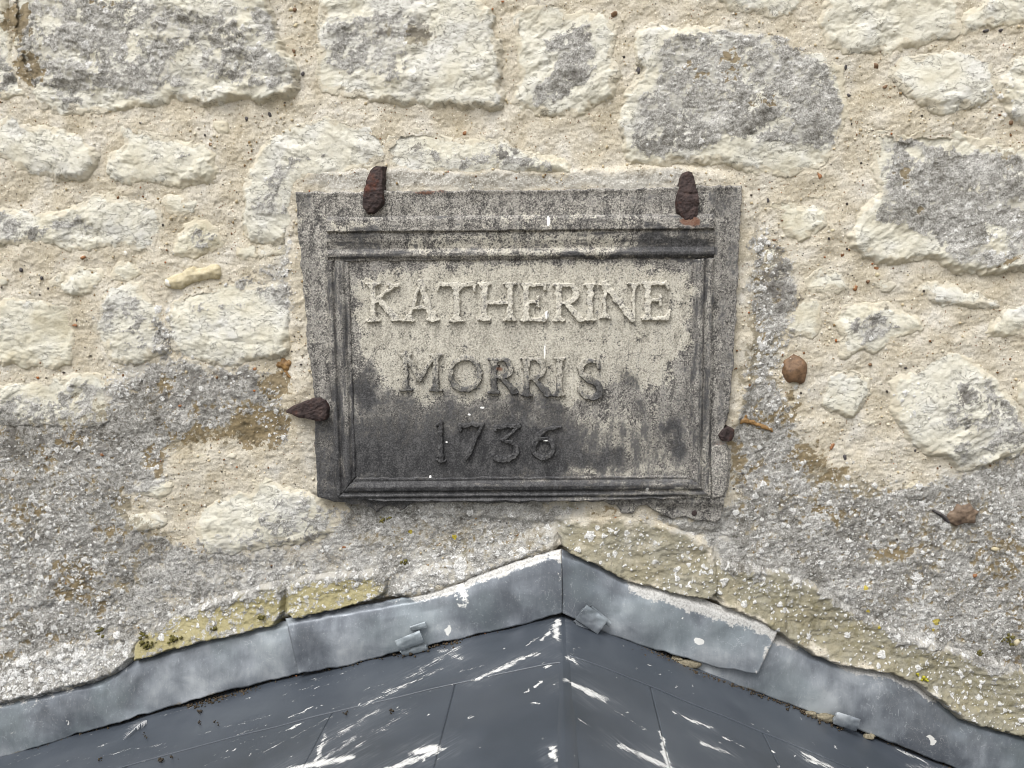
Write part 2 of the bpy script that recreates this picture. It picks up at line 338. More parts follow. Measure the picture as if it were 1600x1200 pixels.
m_l = poly_mask(LICH, .010); m_o = poly_mask(OCHRE, .016); m_w = poly_mask(WHITE, .02); m_d = poly_mask(DARK, .016)
m_a = poly_mask(ALGAE, .012); m_b = poly_mask(BROWN, .012); m_y = poly_mask(YEL, .02); m_g = poly_mask(GRAIN, .008)
n48 = fbm(GX, GZ, 46, 5, .62); n160 = fbm(GX, GZ, 170, 3, .65, 11); n20 = fbm(GX, GZ, 18, 4, .55, 5, 8); n90 = fbm(GX, GZ, 90, 4, .62, 21, 3)
c_l = m_l * .89 + n48 * .60 + n160 * .34 - .07 + fbm(GX, GZ, 7, 2, .5, 77) * .32 * (m_l > .2)
c_o = np.maximum(m_o, np.clip(m_b, 0, 1) * .40 * (m_l > .5)) + n90 * .62; c_l = c_l - .36 * sstep(.36, .6, c_o)
c_d = m_d + n48[::-1, ::-1] * .55 + n160 * .3; c_a = m_a + n48[:, ::-1] * .4; c_b = m_b + n90[::-1] * .5
film = m_l * .9 + n20 * .55 + n48 * .2 + .55 * np.clip(m_a, 0, 1)
t_l = .58 + n160 * .26 + n90 * .26 + n20 * .34
# pale lichen rosettes: lobed discs stamped where the map asks for them
def stamp(field, dens, lo, hi, n_try, seed, power=2.2, lobes=.13):
    r = np.random.default_rng(seed); nz, nx = field.shape
    iz = r.integers(12, nz - 12, n_try); ix = r.integers(12, nx - 12, n_try); u = r.random(n_try); rad = lo + (hi - lo) * r.random(n_try) ** power; ph = r.random((n_try, 2)) * 6.28
    for q in np.where(u < dens[iz, ix])[0]:
        R = rad[q]; k = int(R * 1.5 / G) + 2
        z0, z1, x0, x1 = max(iz[q] - k, 0), min(iz[q] + k + 1, nz), max(ix[q] - k, 0), min(ix[q] + k + 1, nx)
        dz, dx = np.mgrid[z0 - iz[q]:z1 - iz[q], x0 - ix[q]:x1 - ix[q]].astype(F) * G
        th = np.arctan2(dz, dx); rr = np.sqrt(dx * dx + dz * dz) / (R * (1 + lobes * np.sin(3 * th + ph[q, 0]) + lobes * .7 * np.sin(5 * th + ph[q, 1])))
        v = np.clip(1.35 - rr, 0, 1) * 1.1 - .12 * sstep(.5, .2, rr)
        field[z0:z1, x0:x1] = np.maximum(field[z0:z1, x0:x1], v)
c_w = np.zeros(GX.shape, F)
stamp(c_w, m_w * .7, .0014, .0046, 34000, 5)
stamp(c_w, m_w * .10, .0045, .0085, 12000, 15)
stamp(c_w, m_w * .8, .0010, .0024, 110000, 6)
stamp(c_w, np.clip(m_l - .3, 0, 1) * .12, .0018, .0060, 12000, 8)
DROP = poly_mask([([(714, 870), (726, 866), (733, 872), (730, 885), (727, 900), (719, 904), (716, 892), (711, 882)], 1.0, .004)], .004)
c_w = np.maximum(c_w, DROP * 1.2)
c_w = c_w + n160 * .25 * (c_w > .05) + sstep(.75, 1.0, m_w) * (.16 + n90 * .7)
c_y = np.zeros(GX.shape, F); stamp(c_y, m_y, .0025, .0060, 6000, 9)
def tones(btone, crack, sl=(slice(None), slice(None))):
    return np.stack([t_l[sl], btone, crack, film[sl]], -1)
A_GROW = np.stack([c_l, c_o, c_w, c_d], -1); A_GRND = np.stack([m_g, c_a, c_b, c_y], -1)
ZERO = np.zeros(GX.shape, F)
CRUST = sstep(.40, .70, c_l) * (n160 * .0005 + n90 * .0005 + .0009) + sstep(.3, .7, c_w) * .0009

# ------------------------------------------------------------------ flashing lines (needed for the fillet's swell)
F1T = [(-330, 1170), (-160, 1140), (-60, 1116), (0, 1096), (80, 1080), (160, 1062), (200, 1037), (230, 1022), (290, 1005), (340, 992), (400, 980), (449, 969)]
F1B = [(-330, 1272), (-160, 1226), (-60, 1200), (0, 1184), (60, 1167), (130, 1144), (200, 1124), (280, 1100), (350, 1080), (400, 1069), (469, 1052)]
F2T = [(446, 966), (500, 956), (560, 946), (620, 936), (680, 925), (730, 906), (780, 887), (830, 869), (877, 857)]
F2B = [(466, 1052), (530, 1043), (600, 1024), (660, 1011), (720, 997), (780, 984), (830, 972), (879, 957)]
F3T = [(878, 857), (910, 868), (945, 884), (975, 902), (1020, 912), (1070, 925), (1120, 944), (1170, 958), (1222, 973)]
F3B = [(879, 957), (930, 982), (1000, 1008), (1060, 1025), (1120, 1043), (1184, 1053)]
F4T = [(1150, 968), (1190, 984), (1228, 995), (1270, 1020), (1310, 1034), (1345, 1039), (1390, 1046), (1430, 1063), (1465, 1090), (1500, 1119), (1540, 1131), (1600, 1146), (1700, 1176), (1950, 1250)]
F4B = [(1075, 1046), (1130, 1065), (1200, 1088), (1260, 1110), (1330, 1135), (1400, 1163), (1440, 1179), (1500, 1203), (1600, 1239), (1700, 1277), (1950, 1375)]
flash_top = W(F1T + F2T[1:] + F3T[1:] + F4T[2:], -.015)
ftx, ftz = flash_top[:, 0], flash_top[:, 1]

def above_flash(X, Z): return Z - np.interp(X, ftx, ftz).astype(F)

def mortar_h(X, Z, lo=False):
    """height of the mortar towards the viewer (metres)"""
    h = fbm(X, Z, 6, 3) * .006 + fbm(X, Z, 26, 4, .5, 9) * .0034
    if not lo: h = h + np.maximum(fbm(X, Z, 150, 3, .75, 31), -.15) * .0017 + fbm(X * .6, Z * 1.4, 70, 3, .6, 41) * .0009
    d = above_flash(X, Z)
    h = h + .014 * np.exp(-np.clip(d, 0, 1) / .055)
    h = h - .03 * sstep(.008, -.01, d)
    return h.astype(F)

HM = mortar_h(GX, GZ)
# smoother pointing round the plaque, standing a little proud
pl_out = W([(440, 285), (480, 266), (900, 268), (1060, 258), (1180, 280), (1182, 440), (1172, 620), (1150, 660), (1140, 700), (1140, 830), (1050, 822), (495, 795), (470, 700), (455, 560), (446, 380)])
dpl = sdf_poly(chaikin(pl_out), GX + warpx * .4, GZ + warpz * .4)
HM = HM + (.006 * sstep(-.006, .006, dpl)).astype(F)
HM += CRUST
cover = np.zeros(GX.shape, bool)

# ------------------------------------------------------------------ the wall
wall = empty('stone_wall', (0, 0, -.75), 'weathered rubble wall of cream limestone set in sandy mortar, blotched with grey lichen', 'wall')

STONES = [  # outline in photo pixels, rise mm, dome mm, edge mm
 ([(-60, -40), (8, -40), (15, 30), (11, 64), (20, 100), (45, 140), (30, 149), (0, 152), (-60, 150)], 7, 3, 8),
 ([(18, -40), (15, 10), (20, 67), (43, 133), (60, 163), (83, 180), (133, 174), (177, 174), (217, 166), (253, 167), (270, 152), (300, 165), (367, 163), (400, 158), (467, 156), (470, 112), (447, 80), (427, 23), (412, -40)], 16, 3, 7),
 ([(-60, 190), (0, 190), (20, 181), (40, 200), (85, 198), (130, 215), (150, 232), (155, 260), (140, 275), (120, 284), (80, 277), (40, 270), (0, 245), (-60, 235)], 8, 6, 14),
 ([(190, 197), (205, 192), (220, 205), (255, 215), (310, 225), (335, 240), (345, 270), (335, 290), (300, 290), (240, 287), (180, 286), (163, 271), (172, 245), (195, 225)], 7, 7, 14),
 ([(-60, 325), (0, 323), (50, 332), (92, 332), (120, 318), (150, 303), (185, 303), (225, 318), (250, 325), (256, 350), (250, 375), (225, 390), (180, 385), (140, 393), (90, 385), (50, 378), (0, 386), (-60, 386)], 9, 7, 12),
 ([(252, 310), (275, 307), (312, 315), (300, 330), (280, 338), (257, 325)], 5, 5, 7),
 ([(267, 390), (280, 365), (300, 338), (330, 350), (347, 370), (342, 390), (300, 403), (273, 399)], 7, 6, 10),
 ([(333, 198), (343, 190), (360, 200), (352, 211), (338, 209)], 3, 3, 6),
 ([(505, -40), (497, 33), (497, 83), (493, 127), (510, 143), (543, 150), (573, 150), (600, 160), (640, 167), (683, 167), (700, 165), (713, 170), (780, 172), (788, 160), (783, 127), (784, 63), (770, 60), (770, 20), (750, 7), (735, -40)], 13, 4, 9),
 ([(382, 293), (393, 260), (407, 230), (433, 213), (467, 195), (523, 184), (560, 190), (590, 205), (602, 225), (600, 247), (580, 262), (540, 272), (500, 280), (468, 290), (462, 320), (462, 345), (458, 368), (452, 374), (430, 382), (403, 378), (384, 370), (378, 340), (382, 310)], 9, 7, 12),
 ([(374, 383), (400, 381), (400, 400), (385, 406), (372, 398)], 4, 3, 6),
 ([(403, 384), (430, 386), (448, 380), (447, 398), (420, 402), (404, 399)], 4, 3, 6),
 ([(606, 217), (625, 207), (650, 202), (672, 208), (690, 215), (740, 215), (790, 219), (810, 235), (830, 242), (870, 245), (902, 263), (890, 274), (830, 272), (760, 272), (680, 274), (640, 270), (610, 264), (601, 245)], 8, 6, 14),
 ([(800, 43), (813, 17), (843, 7), (870, 10), (893, 23), (917, 17), (947, 27), (961, 35), (964, 55), (957, 83), (960, 97), (969, 113), (961, 133), (951, 157), (922, 165), (918, 175), (903, 181), (873, 183), (847, 179), (817, 174), (802, 163), (810, 140), (813, 117), (806, 83)], 11, 4, 12),
 ([(992, 57), (1007, 40), (1043, 40), (1060, 45), (1097, 40), (1137, 41), (1177, 50), (1210, 64), (1240, 76), (1265, 84), (1300, 94), (1314, 115), (1322, 150), (1321, 190), (1306, 230), (1287, 260), (1260, 268), (1215, 276), (1180, 268), (1150, 262), (1110, 256), (1060, 252), (1017, 262), (980, 249), (972, 233), (967, 213), (970, 180), (980, 140), (1000, 113), (994, 98)], 15, 4, 10),
 ([(1110, -40), (1270, -40), (1254, 8), (1236, 23), (1200, 26), (1160, 19), (1128, 13)], 7, 4, 10),
 ([(1295, -40), (1283, 17), (1280, 33), (1288, 47), (1287, 74), (1313, 83), (1353, 86), (1387, 80), (1404, 83), (1412, 73), (1450, 70), (1455, 62), (1487, 60), (1500, 50), (1498, 30), (1491, 20), (1487, 7), (1476, -40)], 12, 6, 12),
 ([(1502, 33), (1509, 17), (1537, 7), (1570, -40), (1680, -40), (1680, 35), (1600, 38), (1553, 38), (1533, 41), (1520, 52), (1503, 55)], 7, 4, 10),
 ([(1388, 115), (1408, 95), (1430, 84), (1470, 82), (1510, 85), (1550, 93), (1556, 120), (1551, 150), (1530, 165), (1510, 171), (1497, 166), (1490, 179), (1455, 173), (1430, 159), (1410, 146), (1402, 130)], 10, 8, 12),
 ([(1559, 120), (1575, 100), (1590, 90), (1620, 80), (1690, 85), (1690, 195), (1600, 195), (1580, 186), (1565, 165), (1555, 148)], 11, 7, 12),
 ([(1364, 206), (1380, 206), (1407, 213), (1453, 206), (1487, 207), (1553, 222), (1600, 227), (1690, 235), (1690, 430), (1600, 424), (1570, 424), (1520, 428), (1480, 421), (1457, 405), (1437, 408), (1413, 414), (1387, 411), (1353, 401), (1326, 387), (1330, 368), (1335, 345), (1350, 320), (1374, 300), (1362, 270), (1365, 240)], 15, 4, 10),
 ([(1202, 320), (1217, 306), (1237, 312), (1260, 323), (1283, 327), (1294, 337), (1293, 354), (1267, 361), (1257, 374), (1242, 374), (1222, 360), (1219, 340)], 6, 5, 9),
 ([(1190, 400), (1200, 388), (1216, 390), (1222, 410), (1218, 430), (1205, 450), (1190, 445), (1188, 425)], 4, 4, 8),
 ([(1256, 440), (1270, 425), (1300, 420), (1320, 430), (1328, 445), (1316, 453), (1262, 456)], 4, 5, 8),
 ([(1224, 512), (1240, 490), (1255, 465), (1281, 470), (1284, 495), (1281, 520), (1266, 528), (1248, 520)], 6, 5, 10),
 ([(1302, 500), (1310, 483), (1337, 475), (1383, 472), (1410, 482), (1427, 491), (1439, 503), (1441, 516), (1420, 520), (1403, 524), (1387, 534), (1370, 551), (1360, 553), (1343, 548), (1333, 554), (1320, 563), (1311, 557), (1313, 527), (1306, 512)], 11, 6, 9),
 ([(1430, 455), (1450, 443), (1480, 439), (1500, 450), (1530, 460), (1564, 472), (1556, 481), (1520, 482), (1490, 476), (1465, 474), (1445, 464)], 10, 5, 8),
 ([(1362, 440), (1378, 436), (1397, 442), (1392, 452), (1370, 450)], 3, 3, 6),
 ([(1539, 525), (1545, 505), (1560, 495), (1580, 480), (1620, 468), (1690, 470), (1690, 530), (1620, 526), (1580, 521), (1555, 528)], 8, 5, 10),
 ([(1285, 612), (1299, 597), (1300, 587), (1325, 576), (1345, 585), (1361, 593), (1356, 615), (1346, 641), (1330, 653), (1305, 646), (1286, 635)], 10, 5, 8),
 ([(1386, 602), (1400, 586), (1427, 587), (1437, 573), (1450, 559), (1477, 552), (1507, 557), (1530, 572), (1550, 586), (1567, 602), (1582, 622), (1597, 645), (1604, 690), (1593, 713), (1563, 715), (1527, 735), (1497, 735), (1488, 724), (1470, 714), (1440, 704), (1413, 688), (1400, 660), (1392, 627)], 14, 6, 10),
 ([(1588, 608), (1600, 592), (1630, 585), (1690, 590), (1690, 690), (1615, 690), (1600, 650)], 9, 5, 10),
 ([(-60, 470), (0, 470), (30, 466), (60, 470), (100, 478), (111, 490), (116, 520), (113, 555), (105, 571), (60, 574), (0, 572), (-60, 570)], 9, 4, 9),
 ([(-60, 425), (0, 426), (10, 434), (8, 448), (-60, 450)], 4, 3, 7),
 ([(93, 452), (105, 430), (115, 417), (140, 420), (160, 419), (163, 437), (146, 446), (140, 456), (115, 461)], 7, 5, 8),
 ([(167, 437), (180, 415), (185, 410), (213, 413), (216, 430), (200, 439)], 5, 3, 7),
 ([(78, 440), (90, 428), (102, 430), (95, 447), (82, 449)], 4, 3, 6),
 ([(165, 455), (180, 445), (210, 439), (221, 440), (224, 460), (235, 474), (250, 490), (245, 510), (255, 530), (270, 547), (230, 562), (200, 572), (170, 562), (160, 525), (145, 520), (147, 490), (165, 475)], 9, 5, 10),
 ([(258, 497), (274, 470), (300, 455), (340, 447), (380, 440), (410, 445), (442, 440), (455, 470), (456, 500), (456, 520), (454, 555), (430, 562), (400, 563), (350, 577), (330, 567), (300, 562), (273, 547), (263, 525)], 9, 6, 10),
 ([(-60, 605), (0, 603), (60, 600), (110, 585), (150, 581), (166, 595), (172, 622), (182, 650), (150, 668), (100, 668), (50, 664), (-60, 664)], 9, 6, 16),
 ([(303, 828), (316, 800), (332, 787), (360, 773), (396, 769), (400, 747), (432, 751), (448, 763), (500, 768), (517, 800), (522, 842), (430, 852), (350, 862), (310, 856)], 10, 5, 12),
 ([(189, 812), (215, 809), (245, 802), (263, 812), (251, 826), (225, 837), (200, 836)], 6, 5, 10),
 ([(208, 757), (245, 749), (272, 757), (266, 771), (235, 779), (215, 771)], 6, 4, 9),
 ([(300, 712), (316, 708), (322, 716), (308, 720)], 3, 2, 5), ([(350, 712), (365, 707), (368, 716), (354, 720)], 3, 2, 5),
 ([(398, 752), (412, 746), (430, 750), (420, 758), (402, 758)], 6, 3, 6),
 ([(210, 905), (228, 885), (246, 884), (256, 898), (240, 910), (222, 912)], 6, 5, 10),
 ([(1350, 655), (1362, 652), (1366, 666), (1354, 668)], 4, 3, 5),
 ([(55, 885), (78, 865), (98, 880), (95, 930), (70, 950), (52, 930)], 8, 5, 12),
 ([(1415, 760), (1440, 750), (1448, 770), (1430, 785), (1418, 778)], 6, 4, 9),
]
def stone_piece(i, poly, rise, dome, edge, name='stone', mat=M_STONE, XX=GX, ZZ=GZ, res=True, fill=None):
    p = chaikin(poly if isinstance(poly, np.ndarray) else W(poly), 1)
    lo, hi = p.min(0) - .014, p.max(0) + .014
    cs = np.where((XX[0] > lo[0]) & (XX[0] < hi[0]))[0]; rs = np.where((ZZ[:, 0] > lo[1]) & (ZZ[:, 0] < hi[1]))[0]
    if len(cs) < 4 or len(rs) < 4: return None
    sl = (slice(rs[0], rs[-1] + 1), slice(cs[0], cs[-1] + 1)); X, Z = XX[sl], ZZ[sl]
    ox, oz = i * 13.7 % 97, i * 7.9 % 89
    wx = fbm(X, Z, 34, 5, .68, ox, oz) * .0075; wz = fbm(X, Z, 34, 5, .68, oz + 3, ox) * .0075
    d = sdf_poly(p, X + wx, Z + wz)
    r = random.Random(i * 31 + 5)
    size = float(min(hi - lo)); c = (lo + hi) / 2
    e = edge * .001
    prof = sstep(-.35 * e, e, d)
    big = min(1.0, size / .12)
    an = r.uniform(-.7, .7); X2, Z2 = X * math.cos(an) + Z * math.sin(an), Z * math.cos(an) - X * math.sin(an); rs_ = r.uniform(.6, 1.5)
    terr = fbm(X2 * .7, Z2 * 1.4, 20, 5, .55, ox, oz) * 4.5; tf = np.floor(terr); fr = terr - tf; terr = tf + sstep(.6, .96, fr)
    tb = np.clip((hi[1] - Z) / (hi[1] - lo[1]), 0, 1)
    h = rise * .00036 * prof * (.25 + .95 * tb) + dome * .0004 * (1 - np.exp(-np.clip(d, 0, 1) / .022))
    h = h + prof * ((X - c[0]) * r.uniform(-.04, .04) + (Z - c[1]) * r.uniform(-.05, .02))
    rg = ridged(X2 * .7, Z2 * 1.6, 60, 3, oz, ox)
    h = h + prof * big * (terr * .0014 * rs_ * sstep(-.15, .25, fbm(X, Z, 12, 2, .5, ox + 7)) + fbm(X, Z, 9, 3, .5, oz) * .005 + ridged(X * .8, Z * 1.3, 20, 2, ox, oz) * .0004)
    h = h + prof * (fbm(X, Z, 110, 3, .6, ox) * .0007 - np.maximum(rg - .62, 0) * .0026 + fbm(X + Z * .3, Z * 1.5, 45, 4, .6, ox + 9, oz) * .0010)
    h = h - .012 * sstep(0, -.009, d)
    ck = .5 * sstep(.72, .88, rg) * sstep(-.22, .2, fbm(X, Z, 22, 2, .5, oz)) * sstep(.003, .01, d)
    bt = .5 + fbm(X, Z, 18, 5, .6, ox, oz) * .55 + r.uniform(-.16, .16)
    smear = (sstep(.013, .0, d + fbm(X, Z, 30, 3, .6, oz) * .014) * .9).astype(F)
    base = fbm(X, Z, 6, 3) * .006
    h = h + base + .001
    if res:
        dd = above_flash(X, Z); h = h + .014 * np.exp(-np.clip(dd, 0, 1) / .055)
        h = h + CRUST[sl]; cover[sl] |= d > .007
        gd = A_GRND[sl].copy(); gd[..., 0] = smear; at = {'growth': A_GROW[sl], 'ground': gd, 'tone': tones(bt, ck, sl)}
    else:
        at = {'growth': rgba(fill[sl], 0, 0, 0), 'ground': rgba(0, 0, 0, 0, shape=X.shape), 'tone': rgba(.5 + fbm(X, Z, 60, 3) * .5, bt, ck, fill[sl])}
    return grid_mesh(name, X, -h, Z, cells(d > -.0065), mat, wall, at)

for i, (poly, rise, dome, edge) in enumerate(STONES):
    stone_piece(i, poly, rise, dome, edge)

# mortar fillets that seal the flashing
def fillet(poly, rise, edge, seed):
    p = chaikin(W(poly, -.012), 1); lo, hi = p.min(0) - .012, p.max(0) + .012
    cs = np.where((XS > lo[0]) & (XS < hi[0]))[0]; rs = np.where((ZS > lo[1]) & (ZS < hi[1]))[0]
    sl = (slice(rs[0], rs[-1] + 1), slice(cs[0], cs[-1] + 1)); X, Z = GX[sl], GZ[sl]
    d = sdf_poly(p, X + fbm(X, Z, 45, 4, .6, seed) * .0036, Z + fbm(X, Z, 45, 4, .6, seed + 9) * .0036)
    up = above_flash(X, Z)
    h = .012 * np.exp(-np.clip(up, 0, 1) / .055) + rise * sstep(-.002, edge, d) * (.35 + .65 * np.exp(-np.clip(up, 0, 1) / .05))
    h = h + (fbm(X, Z, 14, 4, .55, seed) * .006 + fbm(X * .5 + Z * .4, Z * 1.6, 60, 3, .6, seed + 4) * .0022) * sstep(-.002, .008, d) + fbm(X, Z, 150, 3, .7, seed) * .0015
    h = h + fbm(X, Z, 6, 3) * .006 + CRUST[sl] - .016 * sstep(0, -.006, d)
    cover[sl] |= d > .008
    return grid_mesh('mortar_fillet', X, -h, Z, cells(d > -.005), M_MORTAR, wall, {'growth': A_GROW[sl], 'ground': A_GRND[sl], 'tone': tones(.5 + n20[sl] * .5, ZERO[sl], sl)})

fillet([(-90, 1075), (0, 1040), (100, 1008), (200, 985), (214, 1004), (213, 1033), (160, 1063), (80, 1082), (0, 1099), (-90, 1122)], .012, .010, 11)
fillet([(213, 1002), (262, 966), (340, 936), (400, 918), (444, 906), (446, 971), (400, 983), (340, 996), (290, 1008), (230, 1026), (213, 1032)], .020, .006, 23)
fillet([(449, 904), (520, 896), (600, 892), (607, 905), (604, 930), (560, 943), (500, 957), (449, 968)], .021, .006, 37)
fillet([(610, 905), (700, 870), (780, 845), (868, 815), (876, 830), (874, 860), (830, 872), (780, 890), (730, 909), (680, 928), (615, 936)], .010, .012, 41)
fillet([(870, 828), (884, 812), (920, 806), (970, 804), (1030, 812), (1062, 830), (1088, 836), (1112, 850), (1122, 880), (1124, 935), (1070, 930), (1020, 916), (975, 906), (945, 888), (910, 872), (880, 859)], .020, .006, 53)
fillet([(1112, 874), (1180, 884), (1250, 900), (1300, 928), (1340, 958), (1420, 990), (1500, 1018), (1600, 1046), (1720, 1085), (1720, 1186), (1600, 1150), (1540, 1136), (1500, 1124), (1465, 1096), (1430, 1068), (1390, 1052), (1345, 1043), (1310, 1038), (1270, 1024), (1228, 998), (1170, 962), (1114, 942)], .021, .009, 67)

# plaque seat and everything well under the roof need no mortar
pl_poly = W([(478, 315), (1145, 305), (1120, 795), (1060, 790), (940, 775), (510, 765)])
cover |= sdf_poly(pl_poly, GX, GZ) > .004
dfl = above_flash(GX, GZ)
keep_v = (~cover) & (dfl > -.05)
grid_mesh('mortar_bed', GX, -HM, GZ, cells(keep_v), M_MORTAR, wall, {'growth': A_GROW, 'ground': A_GRND, 'tone': tones(.5 + n20 * .5, ZERO)})

# ------------------------------------------------------------------ coarse wall beyond the picture
M_CORE = NT('rubble_core'); M_CORE = M_CORE.done(M_CORE.ramp(M_CORE.noise(12, 5, .6), [(.3, lin(176, 160, 130)), (.7, lin(206, 194, 168))]), .95, None, 0, .2)
def box(name, lo, hi, mat, parent=None):
    lo, hi = np.array(lo, float), np.array(hi, float)
    co = np.array([[(lo, hi)[i][0], (lo, hi)[j][1], (lo, hi)[k][2]] for k in (0, 1) for j in (0, 1) for i in (0, 1)])
    q = np.array([[0, 1, 5, 4], [1, 3, 7, 5], [3, 2, 6, 7], [2, 0, 4, 6], [4, 5, 7, 6], [0, 2, 3, 1]])
    return mesh_from(name, co, q, mat, parent, None, False)
box('wall_core', (-2.4, .030, -3.2), (2.4, .42, 1.35), M_CORE, wall)
C_RES = .006
def coarse(x0, x1, z0, z1, seed):
    xs = np.arange(x0, x1 + C_RES, C_RES, dtype=F); zs = np.arange(z0, z1 + C_RES, C_RES, dtype=F); X, Z = np.meshgrid(xs, zs)
    fl = np.clip(.15 + fbm(X, Z, 5, 3, .5, seed) * 1.1 + .75 * sstep(.0, -.3, Z), 0, .95)
    h = mortar_h(X, Z, True) - .0012
    dd = above_flash(X, Z)
    grid_mesh('mortar_bed', X, -h, Z, cells(dd > -.05), M_MORTAR, wall, {'growth': rgba(fl * .6 + fbm(X, Z, 40, 3) * .4, 0, 0, 0), 'ground': rgba(0, 0, 0, 0, shape=X.shape), 'tone': rgba(.5 + fbm(X, Z, 60, 3) * .5, .5 + fbm(X, Z, 18, 4) * .5, 0, fl)})
    r = random.Random(seed); z = z0 + .02; k = 0
    while z < z1 - .05:
        rh = r.uniform(.07, .20); x = x0 + r.uniform(.0, .06)
        while x < x1 - .06:
            rw = r.uniform(.08, .36); rw = min(rw, x1 - x - .01); hh = rh * r.uniform(.6, .95); cz = z + rh / 2 + r.uniform(-.01, .01)
            if rw > .05 and cz - hh / 2 - np.interp(x + rw / 2, ftx, ftz) > .06:
                n = 11; pts = []
                for j in range(n):
                    a = 2 * math.pi * j / n; ca, sa = math.cos(a), math.sin(a); e = .62
                    pts.append((x + rw / 2 + rw / 2 * math.copysign(abs(ca) ** e, ca) * r.uniform(.82, 1), cz + hh / 2 * math.copysign(abs(sa) ** e, sa) * r.uniform(.82, 1)))
                k += 1
                stone_piece(200 + seed * 50 + k, np.array(pts), r.uniform(7, 14), 5, 12, XX=X, ZZ=Z, res=False, fill=fl)
            x += rw + r.uniform(.018, .04)
        z += rh + r.uniform(.012, .03)
coarse(-2.38, -1.02, -.95, 1.33, 1)
coarse(1.02, 2.38, -.95, 1.33, 2)
coarse(-1.02, 1.02, .695, 1.33, 3)

# ------------------------------------------------------------------ pebbles and grit in the mortar
def lump_mesh(seed, sub=2, rough=.18):
    import bmesh
    bm = bmesh.new(); bmesh.ops.create_icosphere(bm, subdivisions=sub, radius=1)
    r = np.random.default_rng(seed); k = r.normal(size=(7, 3)); ph = r.random(7) * 6.28
    for v in bm.verts:
        c = np.array(v.co); v.co *= 1 + rough * sum(math.sin(2.2 * float(c @ k[i]) + ph[i]) for i in range(7)) / 2.6
    co = np.array([v.co[:] for v in bm.verts]); f = np.array([[v.index for v in p.verts] for p in bm.faces]); bm.free(); return co, f
def pebble_mat(name, c0, c1, rough=.6, sc_=140):
    n = NT(name); f = n.noise(sc_, 5, .65, .4)
    return n.done(n.ramp(f, [(.3, c0), (.68, c1)]), rough, n.bump(f, .001, .5), 0, .35)
M_PB = pebble_mat('brown_flint', lin(80, 62, 46), lin(134, 106, 80))
M_PO = pebble_mat('orange_flint', lin(118, 78, 50), lin(160, 116, 80))
M_PD = pebble_mat('black_flint', lin(40, 38, 40), lin(92, 88, 88))
M_PW = pebble_mat('chalk_pebble', lin(206, 200, 186), lin(232, 228, 218))
M_CRUMB = pebble_mat('mortar_crumb', lin(92, 86, 70), lin(146, 138, 118), .95, 300)
M_FL = pebble_mat('brown_shard', lin(66, 53, 45), lin(134, 116, 98), .7, 70)
M_PY = pebble_mat('yellow_flint', lin(172, 160, 128), lin(204, 195, 168), .8, 90)
def wall_y(px, py):
    p = P(px, py); ix = int(np.clip((p[0] - XS[0]) / G, 0, len(XS) - 1)); iz = int(np.clip((p[2] - ZS[0]) / G, 0, len(ZS) - 1)); return -float(HM[iz, ix])
def pebble(name, px, py, rx, ry, rot, mat, seed, sink=.35, depth=.7, sub=2, rough=.18, facets=4):
    co, f = lump_mesh(seed, sub, rough); y = wall_y(px, py)
    pk = np.random.default_rng(seed + 500)
    for _ in range(facets):                                   # broken facets
        nv = pk.normal(size=3); nv[1] -= .8; nv /= np.linalg.norm(nv); t_ = co @ nv; lim = pk.uniform(.55, .85); co = co - np.outer(np.clip(t_ - lim, 0, None), nv)
    r_ = min(rx, ry) * .001 * depth
    co = co * [rx * .001, r_, ry * .001]; c, s_ = math.cos(rot), math.sin(rot)
    co = np.stack([co[:, 0] * c - co[:, 2] * s_, co[:, 1], co[:, 0] * s_ + co[:, 2] * c], 1) + P(px, py, y) + [0, -r_ * (1 - 2 * sink), 0]
    return mesh_from(name, co, f, mat, wall)
pebble('pebble', 1240, 578, 20, 23, .3, M_PB, 3, .5, .75, 3, .16)
FLINT = [([(251, 441), (258, 433), (266, 428), (281, 425), (290, 417), (299, 414), (305, 418), (316, 416), (325, 412), (336, 411), (344, 417), (346, 428), (341, 437), (326, 437), (313, 440), (300, 443), (291, 449), (280, 454), (268, 453), (256, 449)], M_PY, .009, 44), ([(1480, 801), (1491, 797), (1499, 787), (1508, 790), (1520, 787), (1526, 795), (1535, 800), (1528, 808), (1526, 821), (1512, 820), (1497, 826), (1484, 820), (1478, 812)], M_FL, .006, 8), ([(1454, 796), (1464, 797), (1474, 801), (1484, 808), (1490, 818), (1484, 821), (1474, 813), (1464, 805)], M_PD, .006, 9)]
pebble('pebble', 265, 443, 6, 6, 0, M_PW, 49, .2, 1.1)
